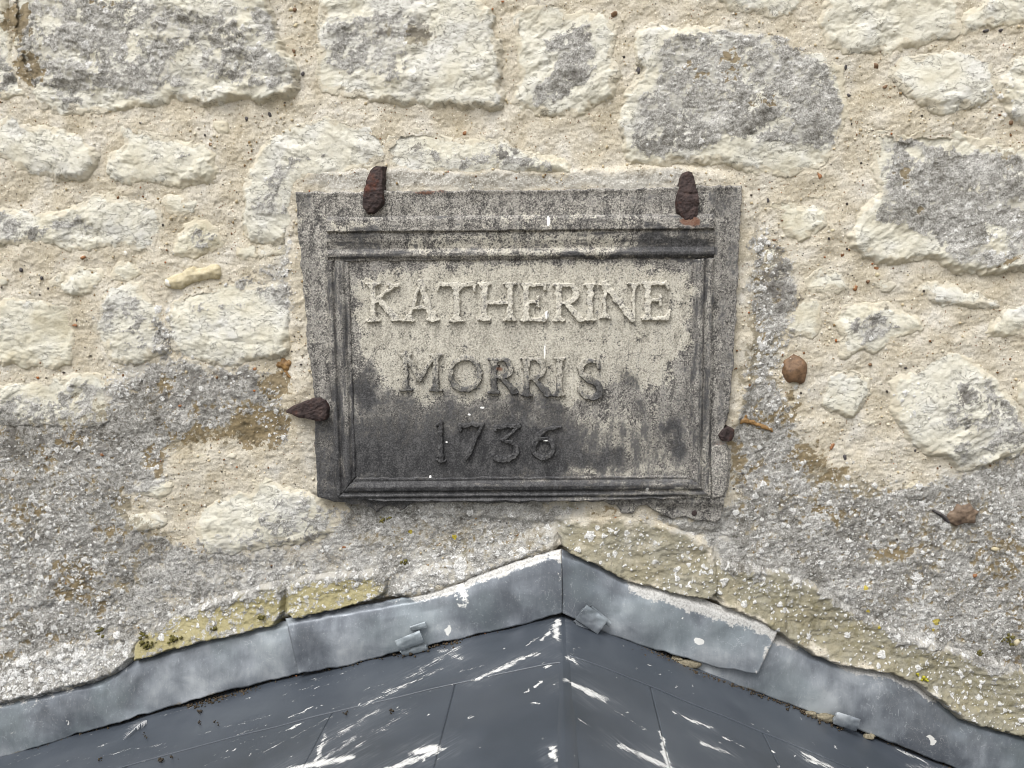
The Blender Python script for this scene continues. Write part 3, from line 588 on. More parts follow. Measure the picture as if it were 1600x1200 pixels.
for k, (a, b, rx, ry, ro, m) in enumerate([
    (1300, 697, 5, 9, -.3, M_PO), (1316, 398, 4, 5, 0, M_PO), (1369, 419, 5, 4, 0, M_PO), (1371, 430, 6, 5, 0, M_PY), (1337, 449, 5, 5, 0, M_PO), (1356, 440, 4, 5, .4, M_PB),
    (1320, 714, 5, 8, .2, M_PD), (398, 577, 4, 4, 0, M_PO), (117, 508, 5, 4, 0, M_PO), (130, 402, 8, 4, .1, M_PO), (33, 422, 5, 5, 0, M_PD), (196, 396, 5, 5, 0, M_PW), (282, 634, 4, 3, 0, M_PO),
    (1281, 275, 4, 7, .2, M_PO), (1210, 375, 10, 3, -.3, M_PB), (1368, 103, 5, 8, .6, M_PB), (1383, 136, 5, 4, .4, M_PB), (1321, 105, 4, 5, 0, M_PD), (1325, 150, 5, 4, 0, M_PD), (422, 180, 4, 6, 0, M_PD), (385, 186, 4, 5, 0, M_PD), (330, 226, 6, 4, .2, M_PB), (459, 80, 4, 4, 0, M_PB), (474, 115, 4, 5, 0, M_PD), (960, 22, 8, 6, .3, M_PB),
    (726, 208, 5, 4, 0, M_PO), (1540, 48, 6, 4, .2, M_PD), (1563, 48, 4, 4, 0, M_PD), (1200, 313, 3, 5, 0, M_PD), (1580, 192, 4, 5, 0, M_PB), (455, 15, 5, 4, 0, M_PY), (462, 40, 5, 5, 0, M_PY), (460, 15, 4, 6, 0, M_PB), (997, 110, 5, 8, 0, M_PD), (1300, 360, 5, 4, 0, M_PY), (1523, 900, 5, 5, 0, M_PO), (1588, 1003, 7, 9, .4, M_PY), (1555, 858, 10, 5, 0, M_PY),
    (370, 730, 4, 3, 0, M_PO), (275, 730, 4, 3, 0, M_PB), (160, 711, 5, 4, 0, M_PO), (475, 832, 4, 4, 0, M_PO), (537, 855, 5, 3, 0, M_PO), (65, 435, 4, 5, 0, M_PD), (120, 500, 3, 4, 0, M_PD), (340, 20, 3, 3, 0, M_PD), (1415, 575, 4, 3, 0, M_PD), (1430, 704, 3, 3, 0, M_PD), (1360, 570, 4, 4, 0, M_PB)]):
    pebble('pebble', a, b, rx * .72, ry * .72, ro, m, 60 + k, .45, .8, 2, .3)

def scatter(name, pts, radii, cols, mat, parent, seed, kind='stuff', flat=.8):
    co0 = np.array([[1, 0, 0], [-1, 0, 0], [0, 1, 0], [0, -1, 0], [0, 0, 1], [0, 0, -1]], float)
    f0 = np.array([[0, 2, 4], [2, 1, 4], [1, 3, 4], [3, 0, 4], [2, 0, 5], [1, 2, 5], [3, 1, 5], [0, 3, 5]])
    r = np.random.default_rng(seed); n = len(pts)
    sc3 = radii[:, None] * r.uniform(.6, 1.25, (n, 3)); sc3[:, 1] *= flat
    q = r.normal(size=(n, 4)); q /= np.linalg.norm(q, axis=1)[:, None]; w_, x_, y_, z_ = q.T
    Rm = np.stack([1 - 2 * (y_ * y_ + z_ * z_), 2 * (x_ * y_ - z_ * w_), 2 * (x_ * z_ + y_ * w_), 2 * (x_ * y_ + z_ * w_), 1 - 2 * (x_ * x_ + z_ * z_), 2 * (y_ * z_ - x_ * w_), 2 * (x_ * z_ - y_ * w_), 2 * (y_ * z_ + x_ * w_), 1 - 2 * (x_ * x_ + y_ * y_)], -1).reshape(n, 3, 3)
    co = np.einsum('nij,kj->nki', Rm, co0) * sc3[:, None, :] * r.uniform(.75, 1.2, (n, 6, 1)) + pts[:, None, :]
    f = (f0[None] + 6 * np.arange(n)[:, None, None]).reshape(-1, 3)
    c4 = np.repeat(np.concatenate([cols, np.ones((n, 1))], 1), 6, 0)
    o = mesh_from(name, co.reshape(-1, 3), f, mat, parent, {'tint': c4}, True); o['kind'] = kind; return o
gm = NT('grit'); ga = gm.t.nodes.new('ShaderNodeAttribute'); ga.attribute_name = 'tint'
M_GRIT = gm.done(gm.mix(gm.ss(gm.noise(300, 3), .3, .7, .35, 0), ga.outputs['Color'], (.12, .1, .07)), .85, None, 0, .25)
r = np.random.default_rng(12); N = 90000
iz = r.integers(0, len(ZS), N); ix = r.integers(0, len(XS), N)
clump = fbm(XS[ix], ZS[iz], 9, 2)
ok = (~cover[iz, ix]) & (c_l[iz, ix] < .45) & (dfl[iz, ix] > .03) & (r.random(N) < .42 + clump * .9); iz, ix = iz[ok], ix[ok]; n = len(iz)
rad = .0005 + .0026 * r.random(n) ** 5
pal = np.array([lin(214, 206, 186), lin(200, 186, 156), lin(226, 222, 210), lin(118, 84, 54), lin(58, 54, 54), lin(166, 104, 60), lin(150, 128, 92)])
pc = pal[r.choice(7, n, p=[.30, .32, .12, .08, .06, .02, .10])]
scatter('grit', np.stack([XS[ix], -HM[iz, ix] - rad * .25, ZS[iz]], 1), rad, pc, M_GRIT, wall, 5)
# lichen crumbs: small raised granules of the crust
N = 60000; iz = r.integers(0, len(ZS), N); ix = r.integers(0, len(XS), N)
ok = (~cover[iz, ix]) & (m_l[iz, ix] > .5) & (c_l[iz, ix] > .55) & (dfl[iz, ix] > .02) & (r.random(N) < .10 + .35 * m_w[iz, ix]); iz, ix = iz[ok], ix[ok]; n = len(iz)
g = r.uniform(.25, .55, n); g = np.where(r.random(n) < .2, .12, g)
rad = .0009 + .0017 * r.random(n) ** 2
scatter('lichen_crust', np.stack([XS[ix], -HM[iz, ix] - rad * .1, ZS[iz]], 1), rad, np.stack([g, g, g * .99], 1), M_GRIT, wall, 6, flat=.6)
# moss cushions on the fillet
mp = []
for cx, cy, k, sp in [(230, 1008, 26, 6), (274, 1000, 34, 6), (225, 992, 14, 4), (335, 985, 12, 4), (408, 965, 10, 3), (155, 985, 10, 4), (250, 1020, 10, 3), (600, 812, 14, 4), (1438, 1062, 26, 6), (1532, 1020, 8, 3), (630, 880, 8, 3), (1580, 1000, 20, 7)]:
    for _ in range(k):
        a, b = cx + r.normal() * sp, cy + r.normal() * sp * .7; p = P(a, b); ixx = int((p[0] - XS[0]) / G); izz = int((p[2] - ZS[0]) / G)
        mp.append((P(a, b, -float(HM[min(izz, len(ZS) - 1), min(ixx, len(XS) - 1)]) - .017), cx == 1438))
mc = np.array([np.array(lin(170, 164, 44)) if y else np.array(lin(92, 88, 40)) * r.uniform(.6, 1.2) for _, y in mp])
scatter('moss', np.array([p for p, _ in mp]), r.uniform(.0018, .0042, len(mp)), mc, M_GRIT, wall, 7)

# ------------------------------------------------------------------ lead plaque
def lead_mat():
    n = NT('weathered_lead_plaque'); pale, black, rust, white = n.attr('patina'); tone, streak, _, _ = n.attr('tone')
    fine = n.noise(460, 4, .75, .6); fd = n.math('SUBTRACT', fine, .5)
    t = n.math('ADD', tone, n.math('MULTIPLY', fd, 3.0))
    b = n.ramp(t, [(.05, lin(58, 57, 57)), (.32, lin(100, 98, 95)), (.55, lin(144, 141, 135)), (.85, lin(190, 187, 179))])
    k = n.math('MULTIPLY', fd, 1.5)
    pm = n.ss(n.math('ADD', pale, n.math('MULTIPLY', fd, 2.2)), .34, .66)
    b = n.mix(n.math('MULTIPLY', pm, .88), b, n.mix(n.ss(t, .1, .8), lin(152, 148, 137), lin(206, 202, 189)))
    bm_ = n.ss(n.math('ADD', black, k), .38, .80)
    b = n.mix(n.math('MULTIPLY', bm_, .9), b, n.mix(n.ss(t, .2, 1.0), lin(38, 39, 42), lin(68, 69, 73)))
    worm = n.ss(n.math('ABSOLUTE', n.math('SUBTRACT', n.noise(280, 2, .6, .5), .5)), .004, .032, 1, 0)
    b = n.mix(n.math('MULTIPLY', worm, n.math('SUBTRACT', .45, n.math('MULTIPLY', bm_, .4))), b, lin(62, 60, 58))
    b = n.mix(n.ss(n.math('ADD', rust, k), .4, .65, 0, .8), b, lin(116, 78, 58))
    b = n.mix(n.ss(n.math('ADD', white, n.math('MULTIPLY', fd, .5)), .4, .6), b, lin(238, 238, 236))
    ro = n.math('SUBTRACT', .82, n.math('MULTIPLY', bm_, .22))
    return n.done(b, ro, n.bump(fine, .0007, .7), 0, .35)
M_LEADP = lead_mat()
PALE = [
 ([(556, 414), (1076, 410), (1078, 470), (1074, 540), (1050, 560), (1030, 610), (985, 600), (950, 590), (940, 625), (900, 632), (860, 622), (800, 612), (760, 625), (690, 618), (640, 622), (606, 606), (590, 575), (572, 560), (566, 520)], .92, .014),
 ([(560, 630), (620, 640), (700, 640), (760, 620), (840, 640), (930, 630), (1010, 620), (1050, 640), (1056, 735), (880, 735), (880, 690), (800, 668), (700, 672), (640, 688), (570, 672)], .40, .02),
 ([(890, 640), (1000, 640), (1040, 690), (1060, 735), (980, 720), (900, 680)], .62, .02), ([(880, 722), (1070, 718), (1076, 742), (860, 744)], .66, .01),
 ([(640, 365), (1000, 362), (1010, 400), (640, 406)], .62, .012), ([(512, 345), (620, 345), (560, 362), (512, 362)], .6, .01), ([(760, 338), (1000, 336), (1000, 358), (700, 360)], .42, .01),
 ([(900, 765), (1090, 760), (1100, 772), (900, 776)], .7, .006), (ell(470, 350, 10, 60), .5), (ell(486, 480, 10, 80), .45), (ell(520, 480, 7, 90), .5), (ell(1100, 720, 10, 50), .55), (ell(1105, 470, 8, 40), .4), (ell(500, 740, 8, 50), .45), (ell(800, 785, 250, 8), .25), (ell(990, 797, 60, 10), .4),
 (ell(735, 700, 10, 24), .35), (ell(700, 690, 8, 20), .3), (ell(849, 701, 11, 12), .8), (ell(600, 660, 24, 12), .5),
]
BLACK = [
 ([(556, 640), (640, 622), (780, 612), (900, 640), (1060, 650), (1066, 735), (560, 744)], .36, .03), (ell(700, 600, 90, 30), .25, .03), (ell(1000, 560, 70, 90), .22, .03),
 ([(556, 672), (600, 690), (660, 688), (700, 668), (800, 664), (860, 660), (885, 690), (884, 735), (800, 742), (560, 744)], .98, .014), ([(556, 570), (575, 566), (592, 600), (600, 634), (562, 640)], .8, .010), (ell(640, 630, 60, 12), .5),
 (ell(815, 650, 14, 34), .8), (ell(800, 600, 60, 26), .38), (ell(935, 600, 20, 30), .55), (ell(975, 590, 18, 22), .8), (ell(925, 712, 56, 14), .85), (ell(1048, 665, 14, 40), .95), (ell(1000, 640, 20, 16), .6), (ell(870, 640, 20, 20), .6), (ell(1068, 585, 8, 60), .65), (ell(880, 680, 24, 16), .6), (ell(800, 520, 14, 24), .5), (ell(925, 505, 12, 40), .45), (ell(940, 420, 70, 6), .5), (ell(1050, 424, 14, 12), .75), (ell(985, 428, 16, 10), .5), (ell(610, 424, 22, 12), .5), (ell(562, 470, 6, 40), .45),
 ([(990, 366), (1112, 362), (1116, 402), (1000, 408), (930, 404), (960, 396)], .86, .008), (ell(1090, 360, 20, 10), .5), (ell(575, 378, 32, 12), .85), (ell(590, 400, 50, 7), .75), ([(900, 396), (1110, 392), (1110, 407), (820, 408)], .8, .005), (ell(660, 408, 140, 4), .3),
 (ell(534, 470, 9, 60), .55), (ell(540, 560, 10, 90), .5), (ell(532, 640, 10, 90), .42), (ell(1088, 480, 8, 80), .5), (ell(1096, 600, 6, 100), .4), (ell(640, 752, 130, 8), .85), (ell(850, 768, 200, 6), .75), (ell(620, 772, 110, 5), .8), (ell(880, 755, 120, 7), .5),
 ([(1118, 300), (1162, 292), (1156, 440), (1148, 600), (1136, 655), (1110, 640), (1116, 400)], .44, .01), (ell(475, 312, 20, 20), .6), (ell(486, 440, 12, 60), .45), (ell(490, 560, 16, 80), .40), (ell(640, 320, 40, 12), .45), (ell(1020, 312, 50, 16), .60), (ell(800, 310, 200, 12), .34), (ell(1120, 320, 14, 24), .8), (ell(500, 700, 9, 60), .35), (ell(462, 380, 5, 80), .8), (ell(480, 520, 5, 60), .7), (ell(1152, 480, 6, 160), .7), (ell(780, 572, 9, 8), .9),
]
RUST = [(ell(1072, 350, 16, 8), .8), (ell(675, 303, 28, 4), .7), (ell(800, 302, 20, 3), .5), (ell(586, 300, 20, 8), .25), (ell(494, 700, 4, 40), .5), (ell(1160, 320, 4, 26), .7), (ell(780, 573, 5, 4), .9), (ell(1118, 690, 14, 6), .5), (ell(512, 648, 6, 12), .6)]
WHT = [([(855, 341), (859, 341), (861, 357), (855, 358)], 1.0, .002), (ell(852, 547, 2, 14), .7, .002), (ell(812, 350, 2, 8), .45, .002), (ell(854, 492, 3, 6), .9, .002), (ell(1008, 758, 3, 3), 1, .002), (ell(676, 740, 2, 2), .9, .002), (ell(701, 686, 2, 2), .9, .002), (ell(735, 644, 3, 2), .8, .002), (ell(755, 634, 4, 2), .8, .002), (ell(852, 684, 5, 2), .8, .002)]
def plaque_attrs(X, Z, shift=0, dirn=None):
    wx = fbm(X, Z, 26, 4, .6) * .016; wz = fbm(X, Z, 26, 4, .6, 40) * .016
    hi = fbm(X, Z, 60, 4, .65, 3 + shift); mid = fbm(X * 2.0, Z * .45, 40, 4, .62, 13); sp = fbm(X, Z, 260, 2, .7, 33)
    pa = poly_mask(PALE, .016, X, Z, wx, wz) - .04 + hi * .45 + sp * .36 - .12 * (mid > .15); grad = sstep(P(800, 560, -.022)[2], P(800, 715, -.022)[2], Z + wz * 2.5 + mid * .03)
    bl = poly_mask(BLACK, .024, X, Z, wx * 1.5, wz * 1.5) * .9 + (.52 - .26 * sstep(P(850, 600)[0], P(930, 600)[0], X)) * grad + mid * .42 + hi * .30 + sp * .45
    if dirn: bl = bl + .17 + .62 * (fbm(X * .35, Z * 3, 40, 4, .6, 61) if dirn == 'h' else fbm(X * 3, Z * .35, 40, 4, .6, 61))
    ru = poly_mask(RUST, .005, X, Z, wx * .4, wz * .4); wh = poly_mask(WHT, .002, X, Z, wx * .12, wz * .12)
    sc_ = [(965, 553, 962, 574), (964, 562, 971, 556), (971, 556, 972, 569), (982, 531, 982, 563), (975, 558, 982, 554), (975, 558, 976, 565), (976, 565, 982, 561), (1000, 552, 997, 567), (997, 567, 990, 569), (988, 552, 1008, 551), (1016, 556, 1045, 554), (1018, 556, 1012, 563), (780, 372, 784, 382)]
    for a, b, c, d in sc_:
        p, q = P(a, b, -.02), P(c, d, -.02); ds, _ = seg_d(X, Z, p[0], p[2], q[0], q[2]); bl = np.maximum(bl, .62 * sstep(.0017, .0003, ds))
    tn = .46 + hi * .25 + mid * .30 + sp * .30
    return {'patina': rgba(pa.astype(F), bl.astype(F), ru, wh), 'tone': rgba(tn.astype(F), mid, 0, 0)}
def local_grid(poly, pad, res):
    lo, hi = poly.min(0) - pad, poly.max(0) + pad
    return np.meshgrid(np.arange(lo[0], hi[0], res, dtype=F), np.arange(lo[1], hi[1], res, dtype=F))
def plate(name, pts, hfun, parent, floor, ein=.003, eout=.0015, res=.0014, wob=.0012, mat=None, attrs=plaque_attrs, yp=-.022, seed=0, smooth_poly=0):
    p = W(pts, yp)
    if smooth_poly: p = chaikin(p, smooth_poly)
    X, Z = local_grid(p, .005, res)
    d = sdf_poly(p, X + fbm(X, Z, 45, 4, .6, seed) * wob * 2, Z + fbm(X, Z, 45, 4, .6, seed + 7) * wob * 2)
    h = hfun(X, Z, d); e = sstep(-eout, ein, d); h = floor + (h - floor) * e
    return grid_mesh(name, X, -h, Z, cells(d > -eout - res * .6), mat or M_LEADP, parent, attrs(X, Z) if attrs else None)
def dent(X, Z, a=.0010, seed=0): return fbm(X, Z, 12, 3, .5, seed) * a * 1.6 + fbm(X, Z, 60, 3, .6, seed + 3) * a * .45 + fbm(X, Z, 220, 2, .6, seed + 5) * a * .25
plaque = empty('lead_plaque', tuple(P(815, 790, -.01)), 'weathered grey lead plaque with raised lettering and moulded frame fixed to the wall', 'plaque')
OUT = [(459, 298), (520, 297), (700, 295), (900, 293), (1050, 290), (1100, 288), (1163, 287), (1161, 340), (1157, 400), (1153, 500), (1148, 580), (1142, 642), (1134, 668), (1140, 700), (1139, 740), (1135, 790), (1130, 812), (1118, 820), (1090, 818), (1068, 812), (1050, 815), (1030, 806), (1010, 795), (996, 797), (990, 808), (970, 806), (962, 792), (940, 787), (860, 787), (780, 790), (700, 788), (640, 791), (632, 797), (624, 804), (616, 796), (606, 793), (596, 797), (586, 805), (578, 797), (560, 792), (520, 787), (494, 780), (492, 740), (489, 690), (488, 620), (482, 570), (476, 520), (470, 440), (464, 370)]
def back_h(X, Z, d):
    zb = P(800, 778)[2]
    return .019 + dent(X, Z, .0016, 2) - .006 * sstep(zb + .004, zb - .012, Z) + .0015 * sstep(.012, .004, d) + fbm(X, Z, 30, 2, .5, 6) * .002 * sstep(zb + .01, zb - .01, Z)
plate('back_plate', OUT, back_h, plaque, -.012, .0035, .002, .0016, .0016, yp=-.019)
panel_pts = [(538, 403), (1088, 400), (1080, 752), (550, 756)]
def panel_h(X, Z, d): return .0215 + dent(X, Z, .0009, 12)
plate('panel', panel_pts, panel_h, plaque, .014, .002, .001, .0014, .0003)
def line_u(pa, pb):
    a, b = W([pa, pb], -.026); L = np.hypot(*(b - a)); nx, nz = (b - a)[1] / L, -(b - a)[0] / L
    return lambda X, Z: (X - a[0]) * nx + (Z - a[1]) * nz
def prof(u, tbl):
    us, hs_ = zip(*tbl); us = np.array(us) * .001; return np.interp(np.abs(u), us, hs_).astype(F)
fascia = [(509, 338), (1118, 333), (1118, 359), (509, 364)]
plate('top_fascia', fascia, lambda X, Z, d: .0315 + dent(X, Z, .0010, 21) - .004 * sstep(.018, .026, (Z - W(fascia, -.026)[3][1]).astype(F)), plaque, .015, .0014, .0007, .0014, .0006, yp=-.028, attrs=lambda X, Z: plaque_attrs(X, Z, 0, 'h'))
ut = line_u((509, 364), (1118, 359))
plate('top_moulding', [(509, 362), (1118, 357), (1116, 403), (511, 409)], lambda X, Z, d: prof(ut(X, Z), [(0, .0265), (4, .0275), (12, .0262), (20, .0235), (25, .0225), (27, .0248), (31, .0285), (36, .0280), (39, .0245), (41, .0238), (42, .0256), (45, .0245), (50, .0200)]) + dent(X, Z, .0010, 23), plaque, .014, .0012, .0008, .0012, .0009, attrs=lambda X, Z: plaque_attrs(X, Z, 0, 'h'))
ul = line_u((509, 406), (524, 775)); ur = line_u((1116, 403), (1109, 775))
SIDE = [(0, .0235), (3, .0270), (8, .0268), (10, .0225), (12, .0225), (15, .0275), (21, .0290), (26, .0272), (28, .0232), (30, .0245), (33, .0245), (36, .0205), (60, .02)]
plate('side_moulding', [(509, 407), (546, 408), (551, 560), (557, 747), (531, 776), (524, 776), (516, 600)], lambda X, Z, d: prof(ul(X, Z), SIDE) + dent(X, Z, .0009, 27), plaque, .014, .0012, .0008, .0012, .0011, attrs=lambda X, Z: plaque_attrs(X, Z, 0, 'v'))
plate('side_moulding', [(1082, 404), (1117, 402), (1114, 580), (1110, 774), (1104, 774), (1076, 744), (1079, 560)], lambda X, Z, d: prof(ur(X, Z), SIDE) + dent(X, Z, .0009, 29), plaque, .014, .0012, .0008, .0012, .0011, attrs=lambda X, Z: plaque_attrs(X, Z, 0, 'v'))
ub = line_u((524, 780), (1110, 776))
plate('bottom_moulding', [(527, 779), (531, 772), (557, 746), (1076, 742), (1105, 768), (1112, 777), (900, 783), (640, 784)], lambda X, Z, d: prof(ub(X, Z), [(0, .022), (3, .0265), (6, .0268), (8, .0225), (10, .0225), (13, .0275), (19, .0295), (25, .0272), (27, .0232), (29, .0245), (33, .0245), (36, .0205), (60, .02)]) + dent(X, Z, .0012, 33), plaque, .012, .0012, .0008, .0012, .0012, attrs=lambda X, Z: plaque_attrs(X, Z, 0, 'h'))
strip = plate('repair_strip', [(1108, 700), (1116, 694), (1130, 692), (1141, 706), (1140, 745), (1134, 778), (1110, 782)], lambda X, Z, d: .0235 + dent(X, Z, .0018, 37), plaque, .010, .004, .002, .0014, .001,
      attrs=lambda X, Z: {'patina': rgba(.15 + fbm(X, Z, 40, 3) * .3, .1 + fbm(X, Z, 40, 3, .5, 9) * .3, 0, 0), 'tone': rgba(.5 + fbm(X, Z, 60, 3) * .2, 0, 0, 0)})
strip['label'] = 'smooth bluish lead repair strip at the lower right corner'

# raised letters, each its own piece
TH, TN = 9.0, 5.0
def ser(x, y, up, half=9.0, w=4.0, stem=TH):            # bracketed serif; up = +1 when the stem leaves upward
    return [(x - half, y, x + half, y, w - .5, w - .5), (x - half + 2, y, x - stem * .5 + 1.2, y - up * 8, 3, 2.4), (x + half - 2, y, x + stem * .5 - 1.2, y - up * 8, 3, 2.4), (x, y - up * stem * .5, x, y - up * (stem * .5 + 3), stem, stem)]
def stem(x, y0, y1, w=TH, half=9.0): return [(x, y0 + w * .5, x, y1 - w * .5, w, w)] + ser(x, y0 + 1.5, -1, half, 4, w) + ser(x, y1 - 1.5, 1, half, 4, w)
def arc(cx, cy, rx, ry, a0, a1, w0, w1, n=14, wm=None):
    out = []; A = [math.radians(a0 + (a1 - a0) * k / n) for k in range(n + 1)]
    wf = lambda t: w0 + (w1 - w0) * t if wm is None else w0 + (wm - w0) * math.sin(math.pi * t)
    for k in range(n): out.append((cx + rx * math.cos(A[k]), cy - ry * math.sin(A[k]), cx + rx * math.cos(A[k + 1]), cy - ry * math.sin(A[k + 1]), wf(k / n), wf((k + 1) / n)))
    return out
def E_(x, y0, y1, wd):
    ym = (y0 + y1) / 2 - 1
    return stem(x, y0, y1, TH, 8) + [(x, y0 + 2.5, x + wd - 3, y0 + 2.5, TN, TN), (x + wd - 3, y0 + 2, x + wd - 1, y0 + 11, 7, 3), (x, ym, x + wd * .62, ym, TN, TN), (x + wd * .62, ym - 7, x + wd * .62, ym + 7, 4, 4), (x, y1 - 2.5, x + wd - 2, y1 - 2.5, TN, TN + 1), (x + wd - 3, y1 - 3, x + wd + 2, y1 - 14, 8, 3)]
def R_(x, y0, y1, bw, lx):
    ym = y0 + (y1 - y0) * .52; cy = (y0 + ym) / 2 + 1; ry = (ym - y0) / 2 - 1
    return stem(x, y0, y1, TH, 8) + [(x, y0 + 2.5, x + bw * .5, y0 + 2.5, TN, TN), (x, ym, x + bw * .5, ym, TN, TN)] + arc(x + bw * .5, cy, bw * .5, ry, 90, -90, TN, TN, 12, 9) + [(x + bw * .42, ym, lx - 6, y1 - 4, 7, 10), (lx - 8, y1 - 3, lx, y1 - 1.5, 7, 3)]
LET = [
 ('K', stem(583, 442, 503, TH, 10) + [(587, 472, 614, 447, TN, TN), (606, 445, 622, 446, 4, 4), (592, 467, 617, 497, 8, 11), (614, 498, 630, 501, 7, 3)]),
 ('A', [(657, 441, 639, 500, TN, TN), (657, 440, 676, 499, 9, 10), (646, 481, 668, 481, TN, TN)] + ser(639, 500.5, 1, 8, 3.5, TN) + ser(677, 499.5, 1, 9, 4, TH)),
 ('T', stem(714, 446, 503, TH, 10) + [(688, 445, 740, 445, 6, 6), (689, 443, 684, 454, 6, 3), (739, 443, 742, 455, 6, 3)]),
 ('H', stem(757, 442, 501, TH, 9) + stem(797, 442, 501, TH, 9) + [(757, 473, 797, 473, TN, TN)]),
 ('E', E_(822, 443, 502, 31)), ('R', R_(873, 443, 502, 27, 912)), ('I', stem(922, 443, 501, TH, 8)),
 ('N', stem(945, 444, 498, TN, 7) + [(945, 444, 988, 499, 10, 10)] + [(990, 446, 990, 501, TN, TN)] + ser(990, 444, -1, 8, 4, TN)), ('E', E_(1012, 441, 500, 32)),
 ('M', stem(634, 553, 611, 8, 9) + stem(681, 553, 611, TH, 9) + [(634, 553, 656, 592, 7, 9), (656, 593, 680, 554, TN, TN)]),
 ('O', arc(727, 584, 23, 25, 0, 360, 7.5, 7.5, 28)), ('R', R_(772, 560, 615, 26, 809)), ('R', R_(823, 559, 619, 26, 861)), ('I', stem(874, 559, 619, TH, 8)),
 ('S', [(936, 575, 934, 567, 4, 5), (934, 567, 925, 563, 5, 6), (925, 563, 914, 565, 6, 7), (914, 565, 907, 574, 7, 8), (907, 574, 909, 584, 8, 9), (909, 584, 918, 591, 9, 10), (918, 591, 930, 598, 10, 10), (930, 598, 938, 607, 10, 9), (938, 607, 936, 617, 9, 8), (936, 617, 926, 622, 8, 7), (926, 622, 914, 620, 7, 6), (914, 620, 906, 612, 6, 5), (906, 612, 904, 605, 5, 4)]),
 ('1', [(689, 660, 689, 719, 7, 8), (683, 719, 697, 719, 3.5, 3.5), (683, 664, 689, 661, 3, 5)]), ('7', [(720, 665, 754, 663, 6, 6), (720, 664, 719, 672, 5, 3), (754, 663, 729, 716, 5, 7)]),
 ('3', [(776, 667, 811, 665, 6, 6), (776, 666, 774, 673, 4, 3), (811, 665, 786, 688, 4, 5)] + arc(787, 703, 20, 15.5, 95, -150, 5, 7, 16, 8.5)),
 ('6', arc(849, 700, 15, 15.5, 0, 360, 7, 7, 22) + [(835, 694, 841, 680, 8, 7), (841, 680, 853, 671, 7, 6), (853, 671, 876, 667, 6, 3)]),
]
def letter_attrs(X, Z, d, row=0):
    a = plaque_attrs(X, Z, 5); a['patina'][..., 0] -= .16; a['patina'][..., 1] -= .06; a['tone'][..., 0] += (.30, .05, .0)[row]; a['patina'][..., 1] += (-.06, .42, .3)[row]; return a
for k, (ch, strokes) in enumerate(LET):
    xs = [v for s_ in strokes for v in (s_[0], s_[2])]; ys = [v for s_ in strokes for v in (s_[1], s_[3])]
    p = W([(min(xs) - 8, min(ys) - 8), (max(xs) + 8, max(ys) + 8), (min(xs) - 8, max(ys) + 8), (max(xs) + 8, min(ys) - 8)], -.023)
    X, Z = local_grid(p, 0, .0007); wx = fbm(X, Z, 90, 4, .65, k * 3) * .0022; wz = fbm(X, Z, 90, 4, .65, k * 3 + 50) * .0022
    d = np.full(X.shape, -1.0, F)
    for x0, y0, x1, y1, w0, w1 in strokes:
        a, b = P(x0, y0, -.023), P(x1, y1, -.023); ds, t = seg_d(X + wx, Z + wz, a[0], a[2], b[0], b[2]); np.maximum(d, (w0 + (w1 - w0) * t) * .0005 + .0005 - ds, out=d)
    er = .0058 + fbm(X, Z, 60, 3, .6, k) * .0012
    h = .0215 + dent(X, Z, .0009, 12) - .0015 + (er + .0015) * sstep(-.0005, .0009, d) + fbm(X, Z, 200, 2, .6, k) * .0005
    o = grid_mesh('digit' if ch.isdigit() else 'letter', X, -h, Z, cells(d > -.0016), M_LEADP, plaque, letter_attrs(X, Z, d, 0 if k < 9 else 1 if k < 15 else 2)); o['label'] = 'raised lead %s %s' % ('digit' if ch.isdigit() else 'letter', ch)

for pts, m, hh, sd_ in FLINT:
    yb = -wall_y(sum(p[0] for p in pts) / len(pts), sum(p[1] for p in pts) / len(pts))
    plate('flint', pts, lambda X, Z, d, hh=hh, sd_=sd_, yb=yb: yb + hh * (1 - np.exp(-np.clip(d, 0, 1) / .006)) + ridged(X, Z, 26, 3, sd_) * .0034 + fbm(X, Z, 90, 3, .6, sd_) * .0012, wall, yb - .008, .003, .002, .0011, .0008, m, None, -.006, sd_, 0)
# iron
def iron_mat():
    n = NT('rusty_iron'); f = n.noise(90, 6, .7, .4); g2 = n.noise(40, 5, .65)
    b = n.ramp(f, [(.28, lin(42, 36, 36)), (.5, lin(60, 51, 50)), (.72, lin(84, 70, 66))])
    b = n.mix(n.ss(g2, .52, .70, 0, .55), b, lin(104, 62, 46))
    return n.done(b, .88, n.bump(n.math('ADD', f, n.math('MULTIPLY', n.noise(420, 3, .7), .4)), .0018, .9), 0, .25)
M_IRON = iron_mat()
def iron(name, pts, top, parent, floor=0.0, ein=.006, seed=0, dome=.004):
    return plate(name, pts, lambda X, Z, d: top + dome * (1 - np.exp(-np.clip(d, 0, 1) / .006)) + fbm(X, Z, 60, 4, .6, seed) * .0016 + fbm(X, Z, 12, 2, .6, seed) * .003, parent, floor, ein, .0012, .0011, .0008, M_IRON, None, -.03, seed, 1)
